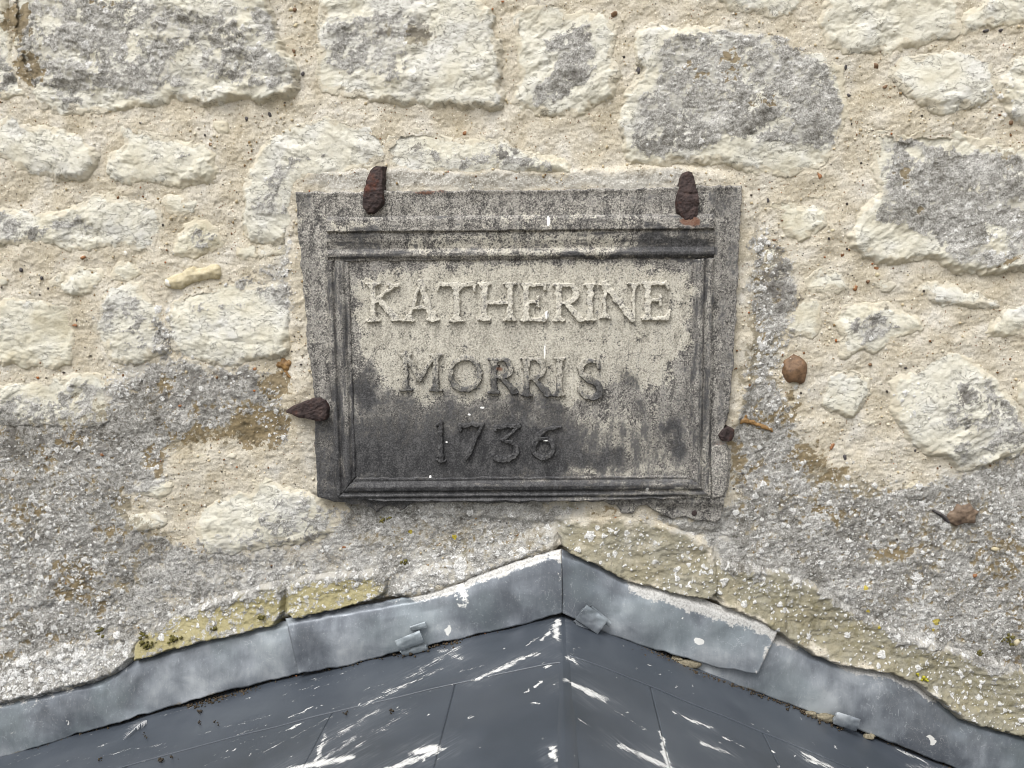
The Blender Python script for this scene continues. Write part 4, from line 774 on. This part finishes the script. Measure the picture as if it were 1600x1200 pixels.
for k, (pts, top, sink, base, lab) in enumerate([
    ([(585, 256), (592, 257), (597, 256), (597, 266), (598, 277), (597, 287), (599, 297), (600, 312), (597, 321), (591, 328), (583, 335), (577, 333), (572, 334), (566, 323), (566, 310), (567, 300), (570, 285), (573, 276), (576, 266), (580, 261)], .030, (0, 1), (590, 258), 'rusty iron holdfast over the plaque top edge above the letter K'),
    ([(1069, 267), (1076, 265), (1084, 266), (1087, 277), (1089, 290), (1092, 300), (1093, 318), (1092, 335), (1086, 342), (1079, 347), (1070, 347), (1062, 340), (1057, 332), (1056, 318), (1058, 300), (1063, 288), (1065, 276)], .031, (0, 1), (1078, 268), 'rusty iron holdfast over the plaque top edge with an orange rust run below'),
    ([(442, 642), (450, 636), (462, 632), (476, 627), (490, 622), (500, 621), (508, 626), (512, 636), (513, 648), (511, 656), (505, 659), (494, 659), (480, 656), (466, 655), (452, 650), (443, 647)], .030, (-1, 0), (445, 643), 'pointed rusty iron wedge gripping the left edge of the plaque'),
    ([(1123, 682), (1130, 672), (1138, 667), (1146, 670), (1152, 673), (1151, 684), (1146, 690), (1140, 693), (1128, 691)], .031, (1, 0), (1150, 680), 'stubby dark iron wedge gripping the right edge of the plaque')]):
    hf = empty('iron_holdfast', tuple(P(*base, -.01)), lab, 'holdfast', 'iron holdfasts round the plaque')
    b0 = P(*base, -.02)
    def hz(X, Z, d, top=top, b0=b0, k=k):
        far = np.sqrt((X - b0[0]) ** 2 + (Z - b0[2]) ** 2)
        return top - .010 * sstep(.045, 0, far) + .0012 * sstep(.002, .006, d) + fbm(X, Z, 110, 4, .75, k * 7) * .0017 + .0022 * np.abs(noise(X * 30 + k, Z * 30)) - .0018 * sstep(.004, .0, np.abs(far - .034))
    plate('spike', pts, hz, hf, -.004, .0016, .0012, .0009, .0009, M_IRON, None, -.028, k)
for (a, b, rr, hh) in [(1088, 806, 5.5, .0165), (779, 573, 4.0, .0225)]:
    o = iron('nail', ell(a, b, rr, rr * 1.1, 9), hh, plaque, .008, .002, 3, .001); o['label'] = 'small rusty nail head'

# orange drips of old fixing compound beside the plaque
M_RES = pebble_mat('orange_resin', lin(96, 70, 38), lin(154, 122, 78), .5, 150)
def resin(pts, top, label, seed):
    top = -wall_y(sum(p[0] for p in pts) / len(pts), sum(p[1] for p in pts) / len(pts)) + .0016
    o = plate('resin_drip', pts, lambda X, Z, d: top + .0025 * (1 - np.exp(-np.clip(d, 0, 1) / .004)) + fbm(X, Z, 60, 3, .6, seed) * .003, None, -.004, .0025, .0015, .0010, .0028, M_RES, None, -.012, seed, 1)
    o['label'] = label; o['category'] = 'resin'
    return o
resin([(432, 562), (445, 559), (450, 566), (449, 578), (445, 585), (452, 591), (461, 590), (459, 595), (446, 596), (441, 590), (440, 580), (430, 577), (427, 570)], .0105, 'glossy amber resin drip on the pale mortar above the pointed iron wedge', 3)
resin([(1157, 655), (1163, 650), (1172, 650), (1182, 657), (1192, 660), (1205, 668), (1212, 672), (1211, 681), (1203, 677), (1192, 670), (1180, 667), (1168, 664), (1160, 662)], .0115, 'glossy amber resin drip on the lichen right of the stubby iron wedge', 8)

# ------------------------------------------------------------------ lead flashing
def flash_mat():
    n = NT('sheet_lead'); pale, wht, brn, _ = n.attr('wear')
    f = n.noise(34, 6, .62, .8); fi = n.noise(300, 4, .7, .5); fd = n.math('SUBTRACT', fi, .5)
    st = n.noise(70, 5, .68, .3, n.map(scale=(1.7, 1, .30)))
    t = n.math('ADD', n.math('MULTIPLY', n.noise(7, 3, .5, .5), .68), n.math('ADD', n.math('MULTIPLY', n.noise(20, 5, .65, .9), .24), n.math('MULTIPLY', st, .10)))
    b = n.ramp(t, [(.40, lin(92, 97, 104)), (.47, lin(114, 120, 127)), (.54, lin(138, 144, 150)), (.62, lin(168, 173, 177))])
    b = n.mix(n.ss(n.noise(9, 3), .45, .66, 0, .30), b, lin(128, 142, 144))
    b = n.mix(n.ss(n.noise(150, 5, .75, .4, n.map(scale=(1.3, 1, .45))), .58, .72, 0, .35), b, lin(188, 191, 194))
    b = n.mix(n.ss(fi, .58, .72, 0, .35), b, lin(190, 193, 195))
    scr = n.ss(n.math('ABSOLUTE', n.math('SUBTRACT', n.noise(26, 3, .5, 2.0), .5)), 0, .006, 1, 0)
    b = n.mix(n.math('MULTIPLY', scr, n.ss(n.noise(14, 2), .5, .6, 0, .5)), b, lin(196, 199, 201))
    b = n.mix(n.ss(fi, .28, .40, .25, 0), b, lin(70, 74, 80))
    k = n.math('MULTIPLY', fd, .9)
    b = n.mix(n.ss(n.math('ADD', pale, k), .42, .60, 0, .88), b, n.mix(n.ss(fi, .3, .62), lin(150, 148, 143), lin(204, 203, 199)))
    b = n.mix(n.ss(n.math('ADD', brn, k), .40, .64, 0, .7), b, lin(124, 112, 90))
    b = n.mix(n.ss(n.math('ADD', wht, n.math('MULTIPLY', fd, .8)), .45, .58, 0, .92), b, lin(232, 232, 228))
    ro = n.math('ADD', n.ss(t, .38, .62, .34, .56), n.math('MULTIPLY', pale, .2))
    return n.done(b, ro, n.bump(n.math('ADD', n.math('MULTIPLY', f, .22), n.math('MULTIPLY', fi, .22)), .0010, .6), .35, .5)
M_FLASH = flash_mat()
def Pv(px, py, y):
    d = np.einsum('ij,j...->i...', CR, np.stack([(px - 800) / FPX, (600 - py) / FPX, -np.ones_like(px)]))
    t = (y - CPOS[1]) / d[1]; return CPOS[0] + d[0] * t, CPOS[1] + d[1] * t, CPOS[2] + d[2] * t
def resamp(pl, n):
    pl = np.array(pl, float); L = np.concatenate([[0], np.cumsum(np.hypot(*np.diff(pl, axis=0).T))]); u = np.linspace(0, L[-1], n)
    return np.stack([np.interp(u, L, pl[:, 0]), np.interp(u, L, pl[:, 1])], 1)
FLASH = []
def flashing(top, bot, yt, yb, label, seed, pale_fun, brn_edge=0.5, lift=.0):
    n = int(np.hypot(top[-1][0] - top[0][0], top[-1][1] - top[0][1]) / 2.6); m = 40
    T, B = resamp(top, n), resamp(bot, n); k = np.linspace(0, 1, n)
    v = np.linspace(1, 0, m)[:, None]; u = k[None, :]
    px = T[None, :, 0] * (1 - v) + B[None, :, 0] * v; py = T[None, :, 1] * (1 - v) + B[None, :, 1] * v
    wob = fbm(px.astype(F), py.astype(F), .013, 2, .35, seed)
    ed = fbm(px.astype(F), py.astype(F) * 0, .03, 3, .6, seed + 2); py = py + ed * 3 * np.clip(abs(v - .5) * 2, 0, 1) ** 3
    y = yt * (1 - v) + yb * v - .007 * np.sin(np.pi * v) * (.6 + wob) + wob * .011 * np.clip(v * 3, 0, 1) + fbm(px.astype(F), py.astype(F), .03, 2, .4, seed + 5) * .0008
    y = y - .004 * sstep(.22, .0, v) * 0 + .007 * sstep(.14, 0, v) - lift
    X, Y, Z = Pv(px, py, y)
    nn = fbm(px.astype(F), py.astype(F), .045, 4, .62, seed + 7)
    pale = pale_fun(px, py, v, u) + nn * .35
    brn = .6 * brn_edge * sstep(.88, 1.0, v) * (.5 + 1.4 * fbm(px.astype(F), py.astype(F) * .3, .02, 3, .6, seed + 8)) + nn * .1
    wh = np.zeros(px.shape)
    for a, b, r1 in [(1092, 1001, 6), (1457, 1158, 5), (703, 988, 6), (1062, 960, 2), (104, 1128, 3), (1310, 1150, 3), (722, 932, 16)]:
        wh = np.maximum(wh, np.clip(1.3 - np.hypot((px - a) + nn * 9, (py - b) * .55 + nn * 6) / r1, 0, 1) * (.65 if r1 > 10 else 1))
    root = empty('lead_flashing', (float(X.mean()), float(Y.min()), float(Z.min())), label, 'flashing', 'lead flashing strips over the porch roof')
    o = grid_mesh('sheet', X, Y, Z, np.ones((m - 1, n - 1), bool), M_FLASH, root, {'wear': rgba(pale.astype(F), (wh + nn * .2).astype(F), brn.astype(F), 0)})
    sm = o.modifiers.new('thickness', 'SOLIDIFY'); sm.thickness = .0024; sm.offset = -1
    return root
edge = lambda wd, s_: (lambda px, py, v, u: s_ * sstep(wd, 0, v))
fl1 = flashing(F1T, F1B, -.016, -.032, 'long wavy lead flashing strip running off the left edge', 1, lambda px, py, v, u: .30 * sstep(.4, 0, v) + .2 * sstep(150, 0, px), .7)
fl2 = flashing(F2T, F2B, -.024, -.041, 'lead flashing strip left of the ridge, lapping over the wavy left strip', 2, lambda px, py, v, u: .55 * sstep(.30, .04, v) * sstep(600, 690, px) + .30 * sstep(.25, 0, v) + .3 * sstep(.965, .995, u), .6)
fl4 = flashing(F4T, F4B, -.016, -.030, 'lower lead flashing strip running off the right edge, greenish grey', 4, lambda px, py, v, u: .8 * sstep(.28, .04, v) * (sstep(1290, 1330, px) * sstep(1480, 1440, px) + sstep(1260, 1230, px)) + .2 * sstep(.2, 0, v), .8)
fl3 = flashing(F3T, F3B, -.023, -.041, 'lead flashing strip right of the ridge with thick white crust along its top', 3, lambda px, py, v, u: .95 * sstep(.42, .10, v) * sstep(955, 1010, px) * (1 - .5 * sstep(.3, .5, v)) + .25 * sstep(.14, 0, v) + .55 * sstep(.95, 1, u), .5)

def tab(parent, pts, y0, th, seed, fold=None):
    """small folded lead clip: a thick bent plate with rounded edges"""
    n = 15; a, b, c, d = [np.array(p, float) for p in pts]; g1, g2 = np.meshgrid(np.linspace(0, 1, n), np.linspace(1, 0, n))
    px = (a[0] * (1 - g1) + b[0] * g1) * (1 - g2) + (d[0] * (1 - g1) + c[0] * g1) * g2; py = (a[1] * (1 - g1) + b[1] * g1) * (1 - g2) + (d[1] * (1 - g1) + c[1] * g1) * g2
    y = y0 - th * (1 - .55 * (2 * g2 - 1) ** 2) + fbm(px.astype(F), py.astype(F), .08, 3, .5, seed) * .002
    X, Y, Z = Pv(px, py, y)
    o = grid_mesh('clip', X, Y, Z, np.ones((n - 1, n - 1), bool), M_FLASH, parent, {'wear': rgba(np.full(px.shape, .12, F), 0, .25, 0)})
    sm = o.modifiers.new('thickness', 'SOLIDIFY'); sm.thickness = .006; sm.offset = -1
    bv = o.modifiers.new('soft', 'BEVEL'); bv.width = .0012; bv.segments = 2; bv.limit_method = 'ANGLE'
    return o
tab(fl2, [(617, 1001), (655, 985), (663, 1004), (624, 1018)], -.053, .006, 1)
tab(fl2, [(624, 1017), (664, 1006), (669, 1016), (631, 1026)], -.047, .004, 2)
tab(fl2, [(640, 979), (664, 971), (667, 981), (642, 986)], -.046, .002, 3)
tab(fl3, [(917, 945), (950, 969), (934, 991), (899, 968)], -.058, .006, 4)
tab(fl3, [(926, 947), (956, 972), (952, 980), (922, 958)], -.050, .004, 5)
tab(fl3, [(899, 969), (934, 991), (930, 997), (900, 978)], -.050, .003, 6)
tab(fl4, [(1309, 1112), (1345, 1124), (1338, 1143), (1302, 1131)], -.045, .005, 7)

# ------------------------------------------------------------------ porch roof
Aw = P(880, 957, -.036) - [0, 0, .009]; Lw = P(0, 1184, -.030) - [0, 0, .005]; Rw = P(1440, 1179, -.028) - [0, 0, .010]
SL = (Aw[2] - Lw[2]) / (Aw[0] - Lw[0]); SR = (Aw[2] - Rw[2]) / (Rw[0] - Aw[0])
def roof_z(x):
    dx = x - Aw[0]; r_ = .018; ax = np.sqrt(dx * dx + r_ * r_) - r_ * .6
    bow = .009 * np.sin(np.pi * np.clip(-dx / (Aw[0] - Lw[0]), 0, 1))
    return Aw[2] - np.where(dx < 0, SL, SR) * ax + bow
def roof_hit(px, py):
    d = CR @ np.array([(px - 800) / FPX, (600 - py) / FPX, -1.0]); t = 1.0
    for _ in range(40):
        p = CPOS + d * t; t += (p[2] - float(roof_z(np.float64(p[0])))) / (-d[2] + 1e-6) * .7
    return CPOS + d * t
STREAK = [(871, 972, 869, 1000, 8, 1), (860, 985, 848, 1003, 4, .9), (840, 1000, 822, 1012, 3, .8), (868, 995, 872, 1002, 6, 1), (800, 1036, 838, 1024, 7, .85), (742, 1063, 805, 1038, 7, .85), (775, 1048, 815, 1030, 8, .8), (640, 1058, 712, 1014, 16, .52), (690, 1016, 720, 1030, 10, .6), (570, 1102, 690, 1046, 8, .55), (600, 1082, 660, 1062, 5, .8),
 (505, 1165, 590, 1110, 12, .55), (494, 1195, 506, 1150, 6, .8), (450, 1204, 545, 1186, 12, .95), (500, 1190, 560, 1150, 8, .55), (540, 1180, 640, 1110, 7, .42), (605, 1204, 690, 1172, 9, .9), (650, 1176, 676, 1170, 11, 1), (452, 1121, 489, 1106, 3, .9), (456, 1136, 472, 1130, 4, .9), (520, 1150, 600, 1140, 10, .35), (300, 1150, 420, 1118, 3, .5), (120, 1190, 260, 1160, 3, .5), (400, 1180, 520, 1120, 4, .45), (330, 1180, 470, 1150, 3, .4), (560, 1118, 640, 1108, 4, .45), (720, 1050, 760, 1042, 3, .6),
 (885, 1068, 945, 1093, 10, .85), (905, 1075, 925, 1085, 12, .8), (886, 1028, 900, 1038, 6, 1), (887, 1030, 905, 1012, 3, .4), (960, 1110, 1015, 1142, 3, .6), (970, 1164, 1056, 1202, 9, .85), (1000, 1180, 1030, 1192, 10, .8), (1032, 1140, 1040, 1185, 3.5, 1), (1038, 1178, 1050, 1200, 6, .9), (1070, 1119, 1108, 1134, 5, .9), (1098, 1160, 1138, 1176, 7, .8), (1256, 1178, 1295, 1198, 9, .95), (1262, 1188, 1300, 1200, 6, .8), (862, 1168, 868, 1186, 6, 1), (1405, 1172, 1445, 1190, 8, .8), (1420, 1195, 1500, 1206, 10, .5), (1130, 1150, 1160, 1165, 2, .8), (1170, 1130, 1200, 1142, 2, .6), (820, 1082, 826, 1078, 4, 1), (838, 1072, 845, 1066, 4, 1), (832, 1098, 838, 1100, 3, .9), (905, 1125, 920, 1135, 4, .6), (850, 1043, 862, 1040, 4, .9)]
rr2 = random.Random(4)
for _ in range(60):
    x = rr2.uniform(-40, 560); y = 1190 - x * .24 + rr2.uniform(-20, 90); L = rr2.uniform(20, 130); STREAK.append((x, y, x + L, y - L * rr2.uniform(.2, .32), rr2.uniform(.8, 1.8), rr2.uniform(.3, .62)))
for _ in range(120):
    x = rr2.uniform(300, 1550); y = rr2.uniform(1000, 1210); STREAK.append((x, y, x + rr2.uniform(-3, 3), y + rr2.uniform(-2, 2), rr2.uniform(1, 2.6), rr2.uniform(.7, 1)))
ST = [(*roof_hit(a, b)[:2], *roof_hit(c, d)[:2], wd, st) for a, b, c, d, wd, st in STREAK if roof_hit(a, b)[1] < -.01]
def roof_mat():
    n = NT('grey_roof_sheet'); wht, dirt, smear, _ = n.attr('marks')
    f = n.noise(7, 4, .6); fi = n.noise(380, 4, .75); sx = n.t.nodes.new('ShaderNodeSeparateXYZ'); n.lk(n.pos, sx.inputs[0]); cx = n.t.nodes.new('ShaderNodeCombineXYZ')
    n.lk(n.math('ABSOLUTE', n.math('SUBTRACT', sx.outputs[0], float(Aw[0]))), cx.inputs[0]); n.lk(sx.outputs[1], cx.inputs[1])
    sc1 = n.noise(300, 5, .75, .3, n.map(scale=(.10, 1.2, 1), vec=n.map(rot=(0, 0, .62), vec=cx.outputs[0])))
    b = n.ramp(f, [(.3, lin(55, 61, 68)), (.5, lin(63, 69, 77)), (.72, lin(74, 80, 87))])
    b = n.mix(n.ss(fi, .6, .72, 0, .10), b, lin(120, 126, 132))
    b = n.mix(n.ss(n.math('ADD', dirt, n.math('SUBTRACT', fi, .5)), .4, .7, 0, .6), b, lin(60, 54, 46))
    wm = n.ss(n.math('ADD', wht, n.math('MULTIPLY', n.math('SUBTRACT', n.math('ADD', n.math('MULTIPLY', fi, .35), n.math('MULTIPLY', sc1, .65)), .5), 3.4)), .50, .84)
    wm = n.math('MULTIPLY', wm, n.ss(wht, .03, .25))
    b = n.mix(n.math('MULTIPLY', n.math('MULTIPLY', smear, n.ss(sc1, .42, .72)), .34), b, lin(170, 174, 178))
    b = n.mix(n.math('MULTIPLY', wm, .88), b, lin(214, 215, 213))
    ro = n.math('ADD', n.ss(f, .3, .7, .34, .46), n.math('MULTIPLY', wm, .35))
    return n.done(b, ro, n.bump(n.math('ADD', n.math('MULTIPLY', fi, .25), wm), .0006, .5), 0, .5)
M_ROOF = roof_mat()
roof = empty('porch_roof', (float(Aw[0]), -.45, float(Aw[2]) - .4), 'low pitched grey sheet porch roof spattered with white bird droppings', 'roof')
def roof_panel(x0, x1, y0, y1, lift, dens=.0024):
    X, Y = np.meshgrid(np.arange(x0, x1 + 1e-6, (x1 - x0) / max(2, round((x1 - x0) / dens)), dtype=np.float64), np.linspace(y1, y0, max(3, round(abs(y1 - y0) / dens))))
    x32, y32 = X.astype(F), Y.astype(F)
    ed = np.minimum(np.minimum(X - x0, x1 - X), np.minimum(Y - y1, y0 - Y))
    Z = roof_z(X) + lift + fbm(x32, y32, 3, 3) * .004 + fbm(x32, y32, 12, 2, .5, 5) * .0012 - .0006 * sstep(.003, 0, ed)
    wv = np.zeros(X.shape, F); an = fbm(x32 * 1.0 + y32 * .6, y32 * 1.0 - x32 * .4, 60, 3, .65); st = fbm((x32 * .8 - y32 * .6) * .2, x32 * .6 + y32 * .8, 110, 3, .6, 9)
    for ax, ay, bx, by, wd, s_ in ST:
        if max(ax, bx) < x0 - .02 or min(ax, bx) > x1 + .02 or max(ay, by) < y1 - .02 or min(ay, by) > y0 + .02: continue
        ds, t = seg_d(x32 + an * .006, y32 + st * .006, ax, ay, bx, by); wv = np.maximum(wv, s_ * np.clip(1.25 - ds / (wd * .00095), 0, 1))
    sv = np.zeros(X.shape, F)
    for ax, ay, bx, by, wd, s_ in ST:
        if wd < 5 or max(ax, bx) < x0 - .05 or min(ax, bx) > x1 + .05 or max(ay, by) < y1 - .05 or min(ay, by) > y0 + .05: continue
        ds, t = seg_d(x32 + an * .012, y32 + st * .012, ax, ay, bx, by); sv = np.maximum(sv, s_ * np.clip(1.1 - ds / (wd * .0034), 0, 1))
    wv = wv + (st * .22 + an * .10) * np.minimum(1, wv * 4)
    dirt = sstep(.05, .0, np.abs(Y - y0)) * .35 * (y0 > -.1) + fbm(x32, y32, 20, 3) * .25
    o = grid_mesh('sheet', X, Y, Z, np.ones((X.shape[0] - 1, X.shape[1] - 1), bool), M_ROOF, roof, {'marks': rgba(wv.astype(F), dirt.astype(F), sv.astype(F), 0)})
    sm = o.modifiers.new('thickness', 'SOLIDIFY'); sm.thickness = .004; sm.offset = -1
xl1 = float(roof_hit(693, 1140)[0]); xr1 = float(roof_hit(1033, 1140)[0]); xr2 = float(roof_hit(1208, 1178)[0]); xl2 = float(roof_hit(500, 1150)[0])
yt = float(roof_hit(700, 1072)[1]); yt2 = float(roof_hit(1022, 1076)[1])
X0, X1, YF = Aw[0] - 1.35, Aw[0] + 1.35, -.98; YV = -.55
def run(xa, xb, ya, yb, lift):
    if ya > YV > yb: roof_panel(xa, xb, ya, YV + .0001, lift); roof_panel(xa, xb, YV, yb, lift, .012)
    else: roof_panel(xa, xb, ya, yb, lift)
GAP = .0001
roof_panel(-1.02, Aw[0] - .0015, -.005, yt, .0009); roof_panel(Aw[0] + .0015, 1.02, -.005, yt2, .0009)
roof_panel(X0, -1.021, -.005, yt, .0022, .01); roof_panel(1.021, X1, -.005, yt2, .0022, .01)
for xa, xb in [(xl2, xl1), (xl1, Aw[0] - .0015)]: run(xa + GAP, xb - GAP, yt - GAP, YF, 0)
for xa, xb in [(Aw[0] + .0015, xr1), (xr1, xr2)]: run(xa + GAP, xb - GAP, yt2 - GAP, YF, 0)
run(xl2 - .30 + GAP, xl2 - GAP, yt - GAP, YF, 0); run(xr2 + GAP, xr2 + .30 - GAP, yt2 - GAP, YF, 0)
roof_panel(X0, xl2 - .30 - GAP, yt - GAP, YF, 0, .012); roof_panel(xr2 + .30 + GAP, X1, yt2 - GAP, YF, 0, .012)
# underlay just below the sheets closes the seams
xs = np.linspace(X0, X1, 61); co = np.array([[x, y, float(roof_z(x)) - .0075] for y in (YF, 0.0) for x in xs]); q = np.array([[i, i + 1, 62 + i, 61 + i] for i in range(60)])
M_DIRT = pebble_mat('dark_dirt', lin(34, 30, 26), lin(78, 68, 54), .95)
M_UND = NT('roof_underlay'); M_UND = M_UND.done(M_UND.ramp(M_UND.noise(40), [(.3, lin(86, 90, 96)), (.7, lin(110, 114, 118))]), .8)
u_ = mesh_from('underlay', co, q, M_UND, roof); sm = u_.modifiers.new('thickness', 'SOLIDIFY'); sm.thickness = .05; sm.offset = -1
# rounded ridge strip
tt = np.linspace(-1, 1, 13); rows = np.linspace(YF, -.002, 60)
RX, RY = np.meshgrid(Aw[0] + tt * .011, rows); RZ = roof_z(RX) - .0006 + .0032 * (1 - tt[None, :] ** 2) + fbm(RX.astype(F), RY.astype(F), 6, 2) * .001
dw = np.zeros(RX.shape, F)
for ax, ay, bx, by, wd, s_ in ST:
    ds, t = seg_d(RX, RY, ax, ay, bx, by); dw = np.maximum(dw, s_ * np.clip(1.25 - ds / (wd * .00085), 0, 1))
rg = grid_mesh('ridge_strip', RX, RY, RZ, np.ones((59, 12), bool), M_ROOF, roof, {'marks': rgba(dw.astype(F), 0, 0, 0)})
# dirt and leaf crumbs caught under the flashing
dp, dr, dc = [], [], []
def dirt_run(pts, n, sp, rmax, y0=-.04):
    L = resamp(pts, n)
    for a, b in L:
        h = roof_hit(a + r.normal() * 3, b + abs(r.normal()) * sp); 
        if h[1] > -.008: h = P(a, b, y0); h[2] = float(roof_z(h[0])) + .004
        h = np.array(h); h[2] += .0015; dp.append(h); dr.append(r.uniform(.0008, rmax)); c_ = np.array(lin(58, 48, 36)) * r.uniform(.4, 1.5)
        dc.append(np.array(lin(150, 92, 56)) if r.random() < .015 else c_)
dirt_run(F1B[2:], 160, 2.2, .0028); dirt_run(F2B, 140, 2.0, .0026); dirt_run([(890, 970), (1000, 1010)], 40, 2, .003); dirt_run([(985, 1006), (1080, 1038)], 160, 4, .0034); dirt_run([(1080, 1046), (1260, 1113)], 130, 2.0, .0028); dirt_run([(1250, 1110), (1320, 1140)], 60, 3, .003); dirt_run(F4B[3:-1], 130, 2.2, .003); dirt_run([(620, 1024), (720, 1000)], 60, 4, .0034); dirt_run([(290, 1104), (400, 1074)], 110, 3.5, .0034)
for a, b in [(310, 1115), (313, 1132), (340, 1132), (228, 1152), (270, 1186), (250, 1190), (155, 1190), (610, 1115), (540, 1118)]:
    for _ in range(5): h = roof_hit(a + r.normal() * 2.5, b + r.normal() * 2); dp.append(np.array(h) + [0, 0, .003]); dr.append(r.uniform(.0012, .0028)); dc.append(np.array(lin(46, 40, 34)))
scatter('debris', np.array(dp), np.array(dr), np.array(dc), M_GRIT, roof, 9)
for k, (a, b, rx, ry, yy) in enumerate([(1072, 1036, 20, 8, -.036), (1058, 1030, 9, 6, -.036), (1284, 1122, 20, 8, -.034), (1266, 1116, 10, 6, -.034), (1360, 1150, 9, 4, -.032), (228, 1128, 6, 4, -.04)]):
    co, f = lump_mesh(300 + k, 3, .3); o = mesh_from('mortar_crumb', co * [rx * .001, .007, ry * .001] + P(a, b, yy), f, M_CRUMB, wall)

# feather caught on the roof
fh = roof_hit(222, 1146) + np.array([0, 0, .004]); fv = []; ff = []
def ribbon(a, b, w_):
    a, b = np.array(a, float), np.array(b, float); d = b - a; s_ = np.cross(d, [0, .5, 1]); s_ = s_ / (np.linalg.norm(s_) + 1e-9) * w_; i = len(fv)
    fv.extend([a - s_, a + s_, b + s_ * .4, b - s_ * .4]); ff.append([i, i + 1, i + 2, i + 3])
q0, q1 = np.array(roof_hit(229, 1129)), np.array(roof_hit(203, 1152)); fdir = q1 - q0; fside = np.cross(fdir, [0, 0, 1.0]); fside /= np.linalg.norm(fside); fh = q0 * 0
for k in range(40):
    t = k / 40; c0 = q0 + fdir * t + np.array([0, 0, .004 + .004 * math.sin(3 * t)]); c1 = q0 + fdir * (t + .025) + np.array([0, 0, .004 + .004 * math.sin(3 * t)])
    ribbon(c0, c1, .0006)
    for sgn in (-1, 1):
        L = .012 * math.sin(math.pi * min(1, .25 + t * .8)); ribbon(c0, c0 + sgn * fside * L * r.uniform(.6, 1.1) + fdir * r.uniform(.15, .45) + np.array([0, 0, r.uniform(0, .005)]), .00035)
nf = NT('white_down'); M_FEA = nf.done(nf.ramp(nf.noise(200), [(.3, lin(176, 178, 180)), (.7, lin(226, 227, 228))]), .8)
fo = mesh_from('feather', np.array(fv) + fh, np.array(ff), M_FEA); fo['label'] = 'small white downy feather caught on the roof below the left flashing'; fo['category'] = 'feather'

# ------------------------------------------------------------------ ground far below
gmn = NT('gravel_ground'); gf = gmn.noise(6, 8, .7); M_GND = gmn.done(gmn.ramp(gf, [(.3, lin(120, 112, 96)), (.7, lin(168, 160, 142))]), .95, gmn.bump(gf, .02, .5))
go = mesh_from('ground', np.array([[-150, -150, -3.2], [150, -150, -3.2], [150, 150, -3.2], [-150, 150, -3.2]], float), np.array([[0, 1, 2, 3]]), M_GND); go['kind'] = 'structure'
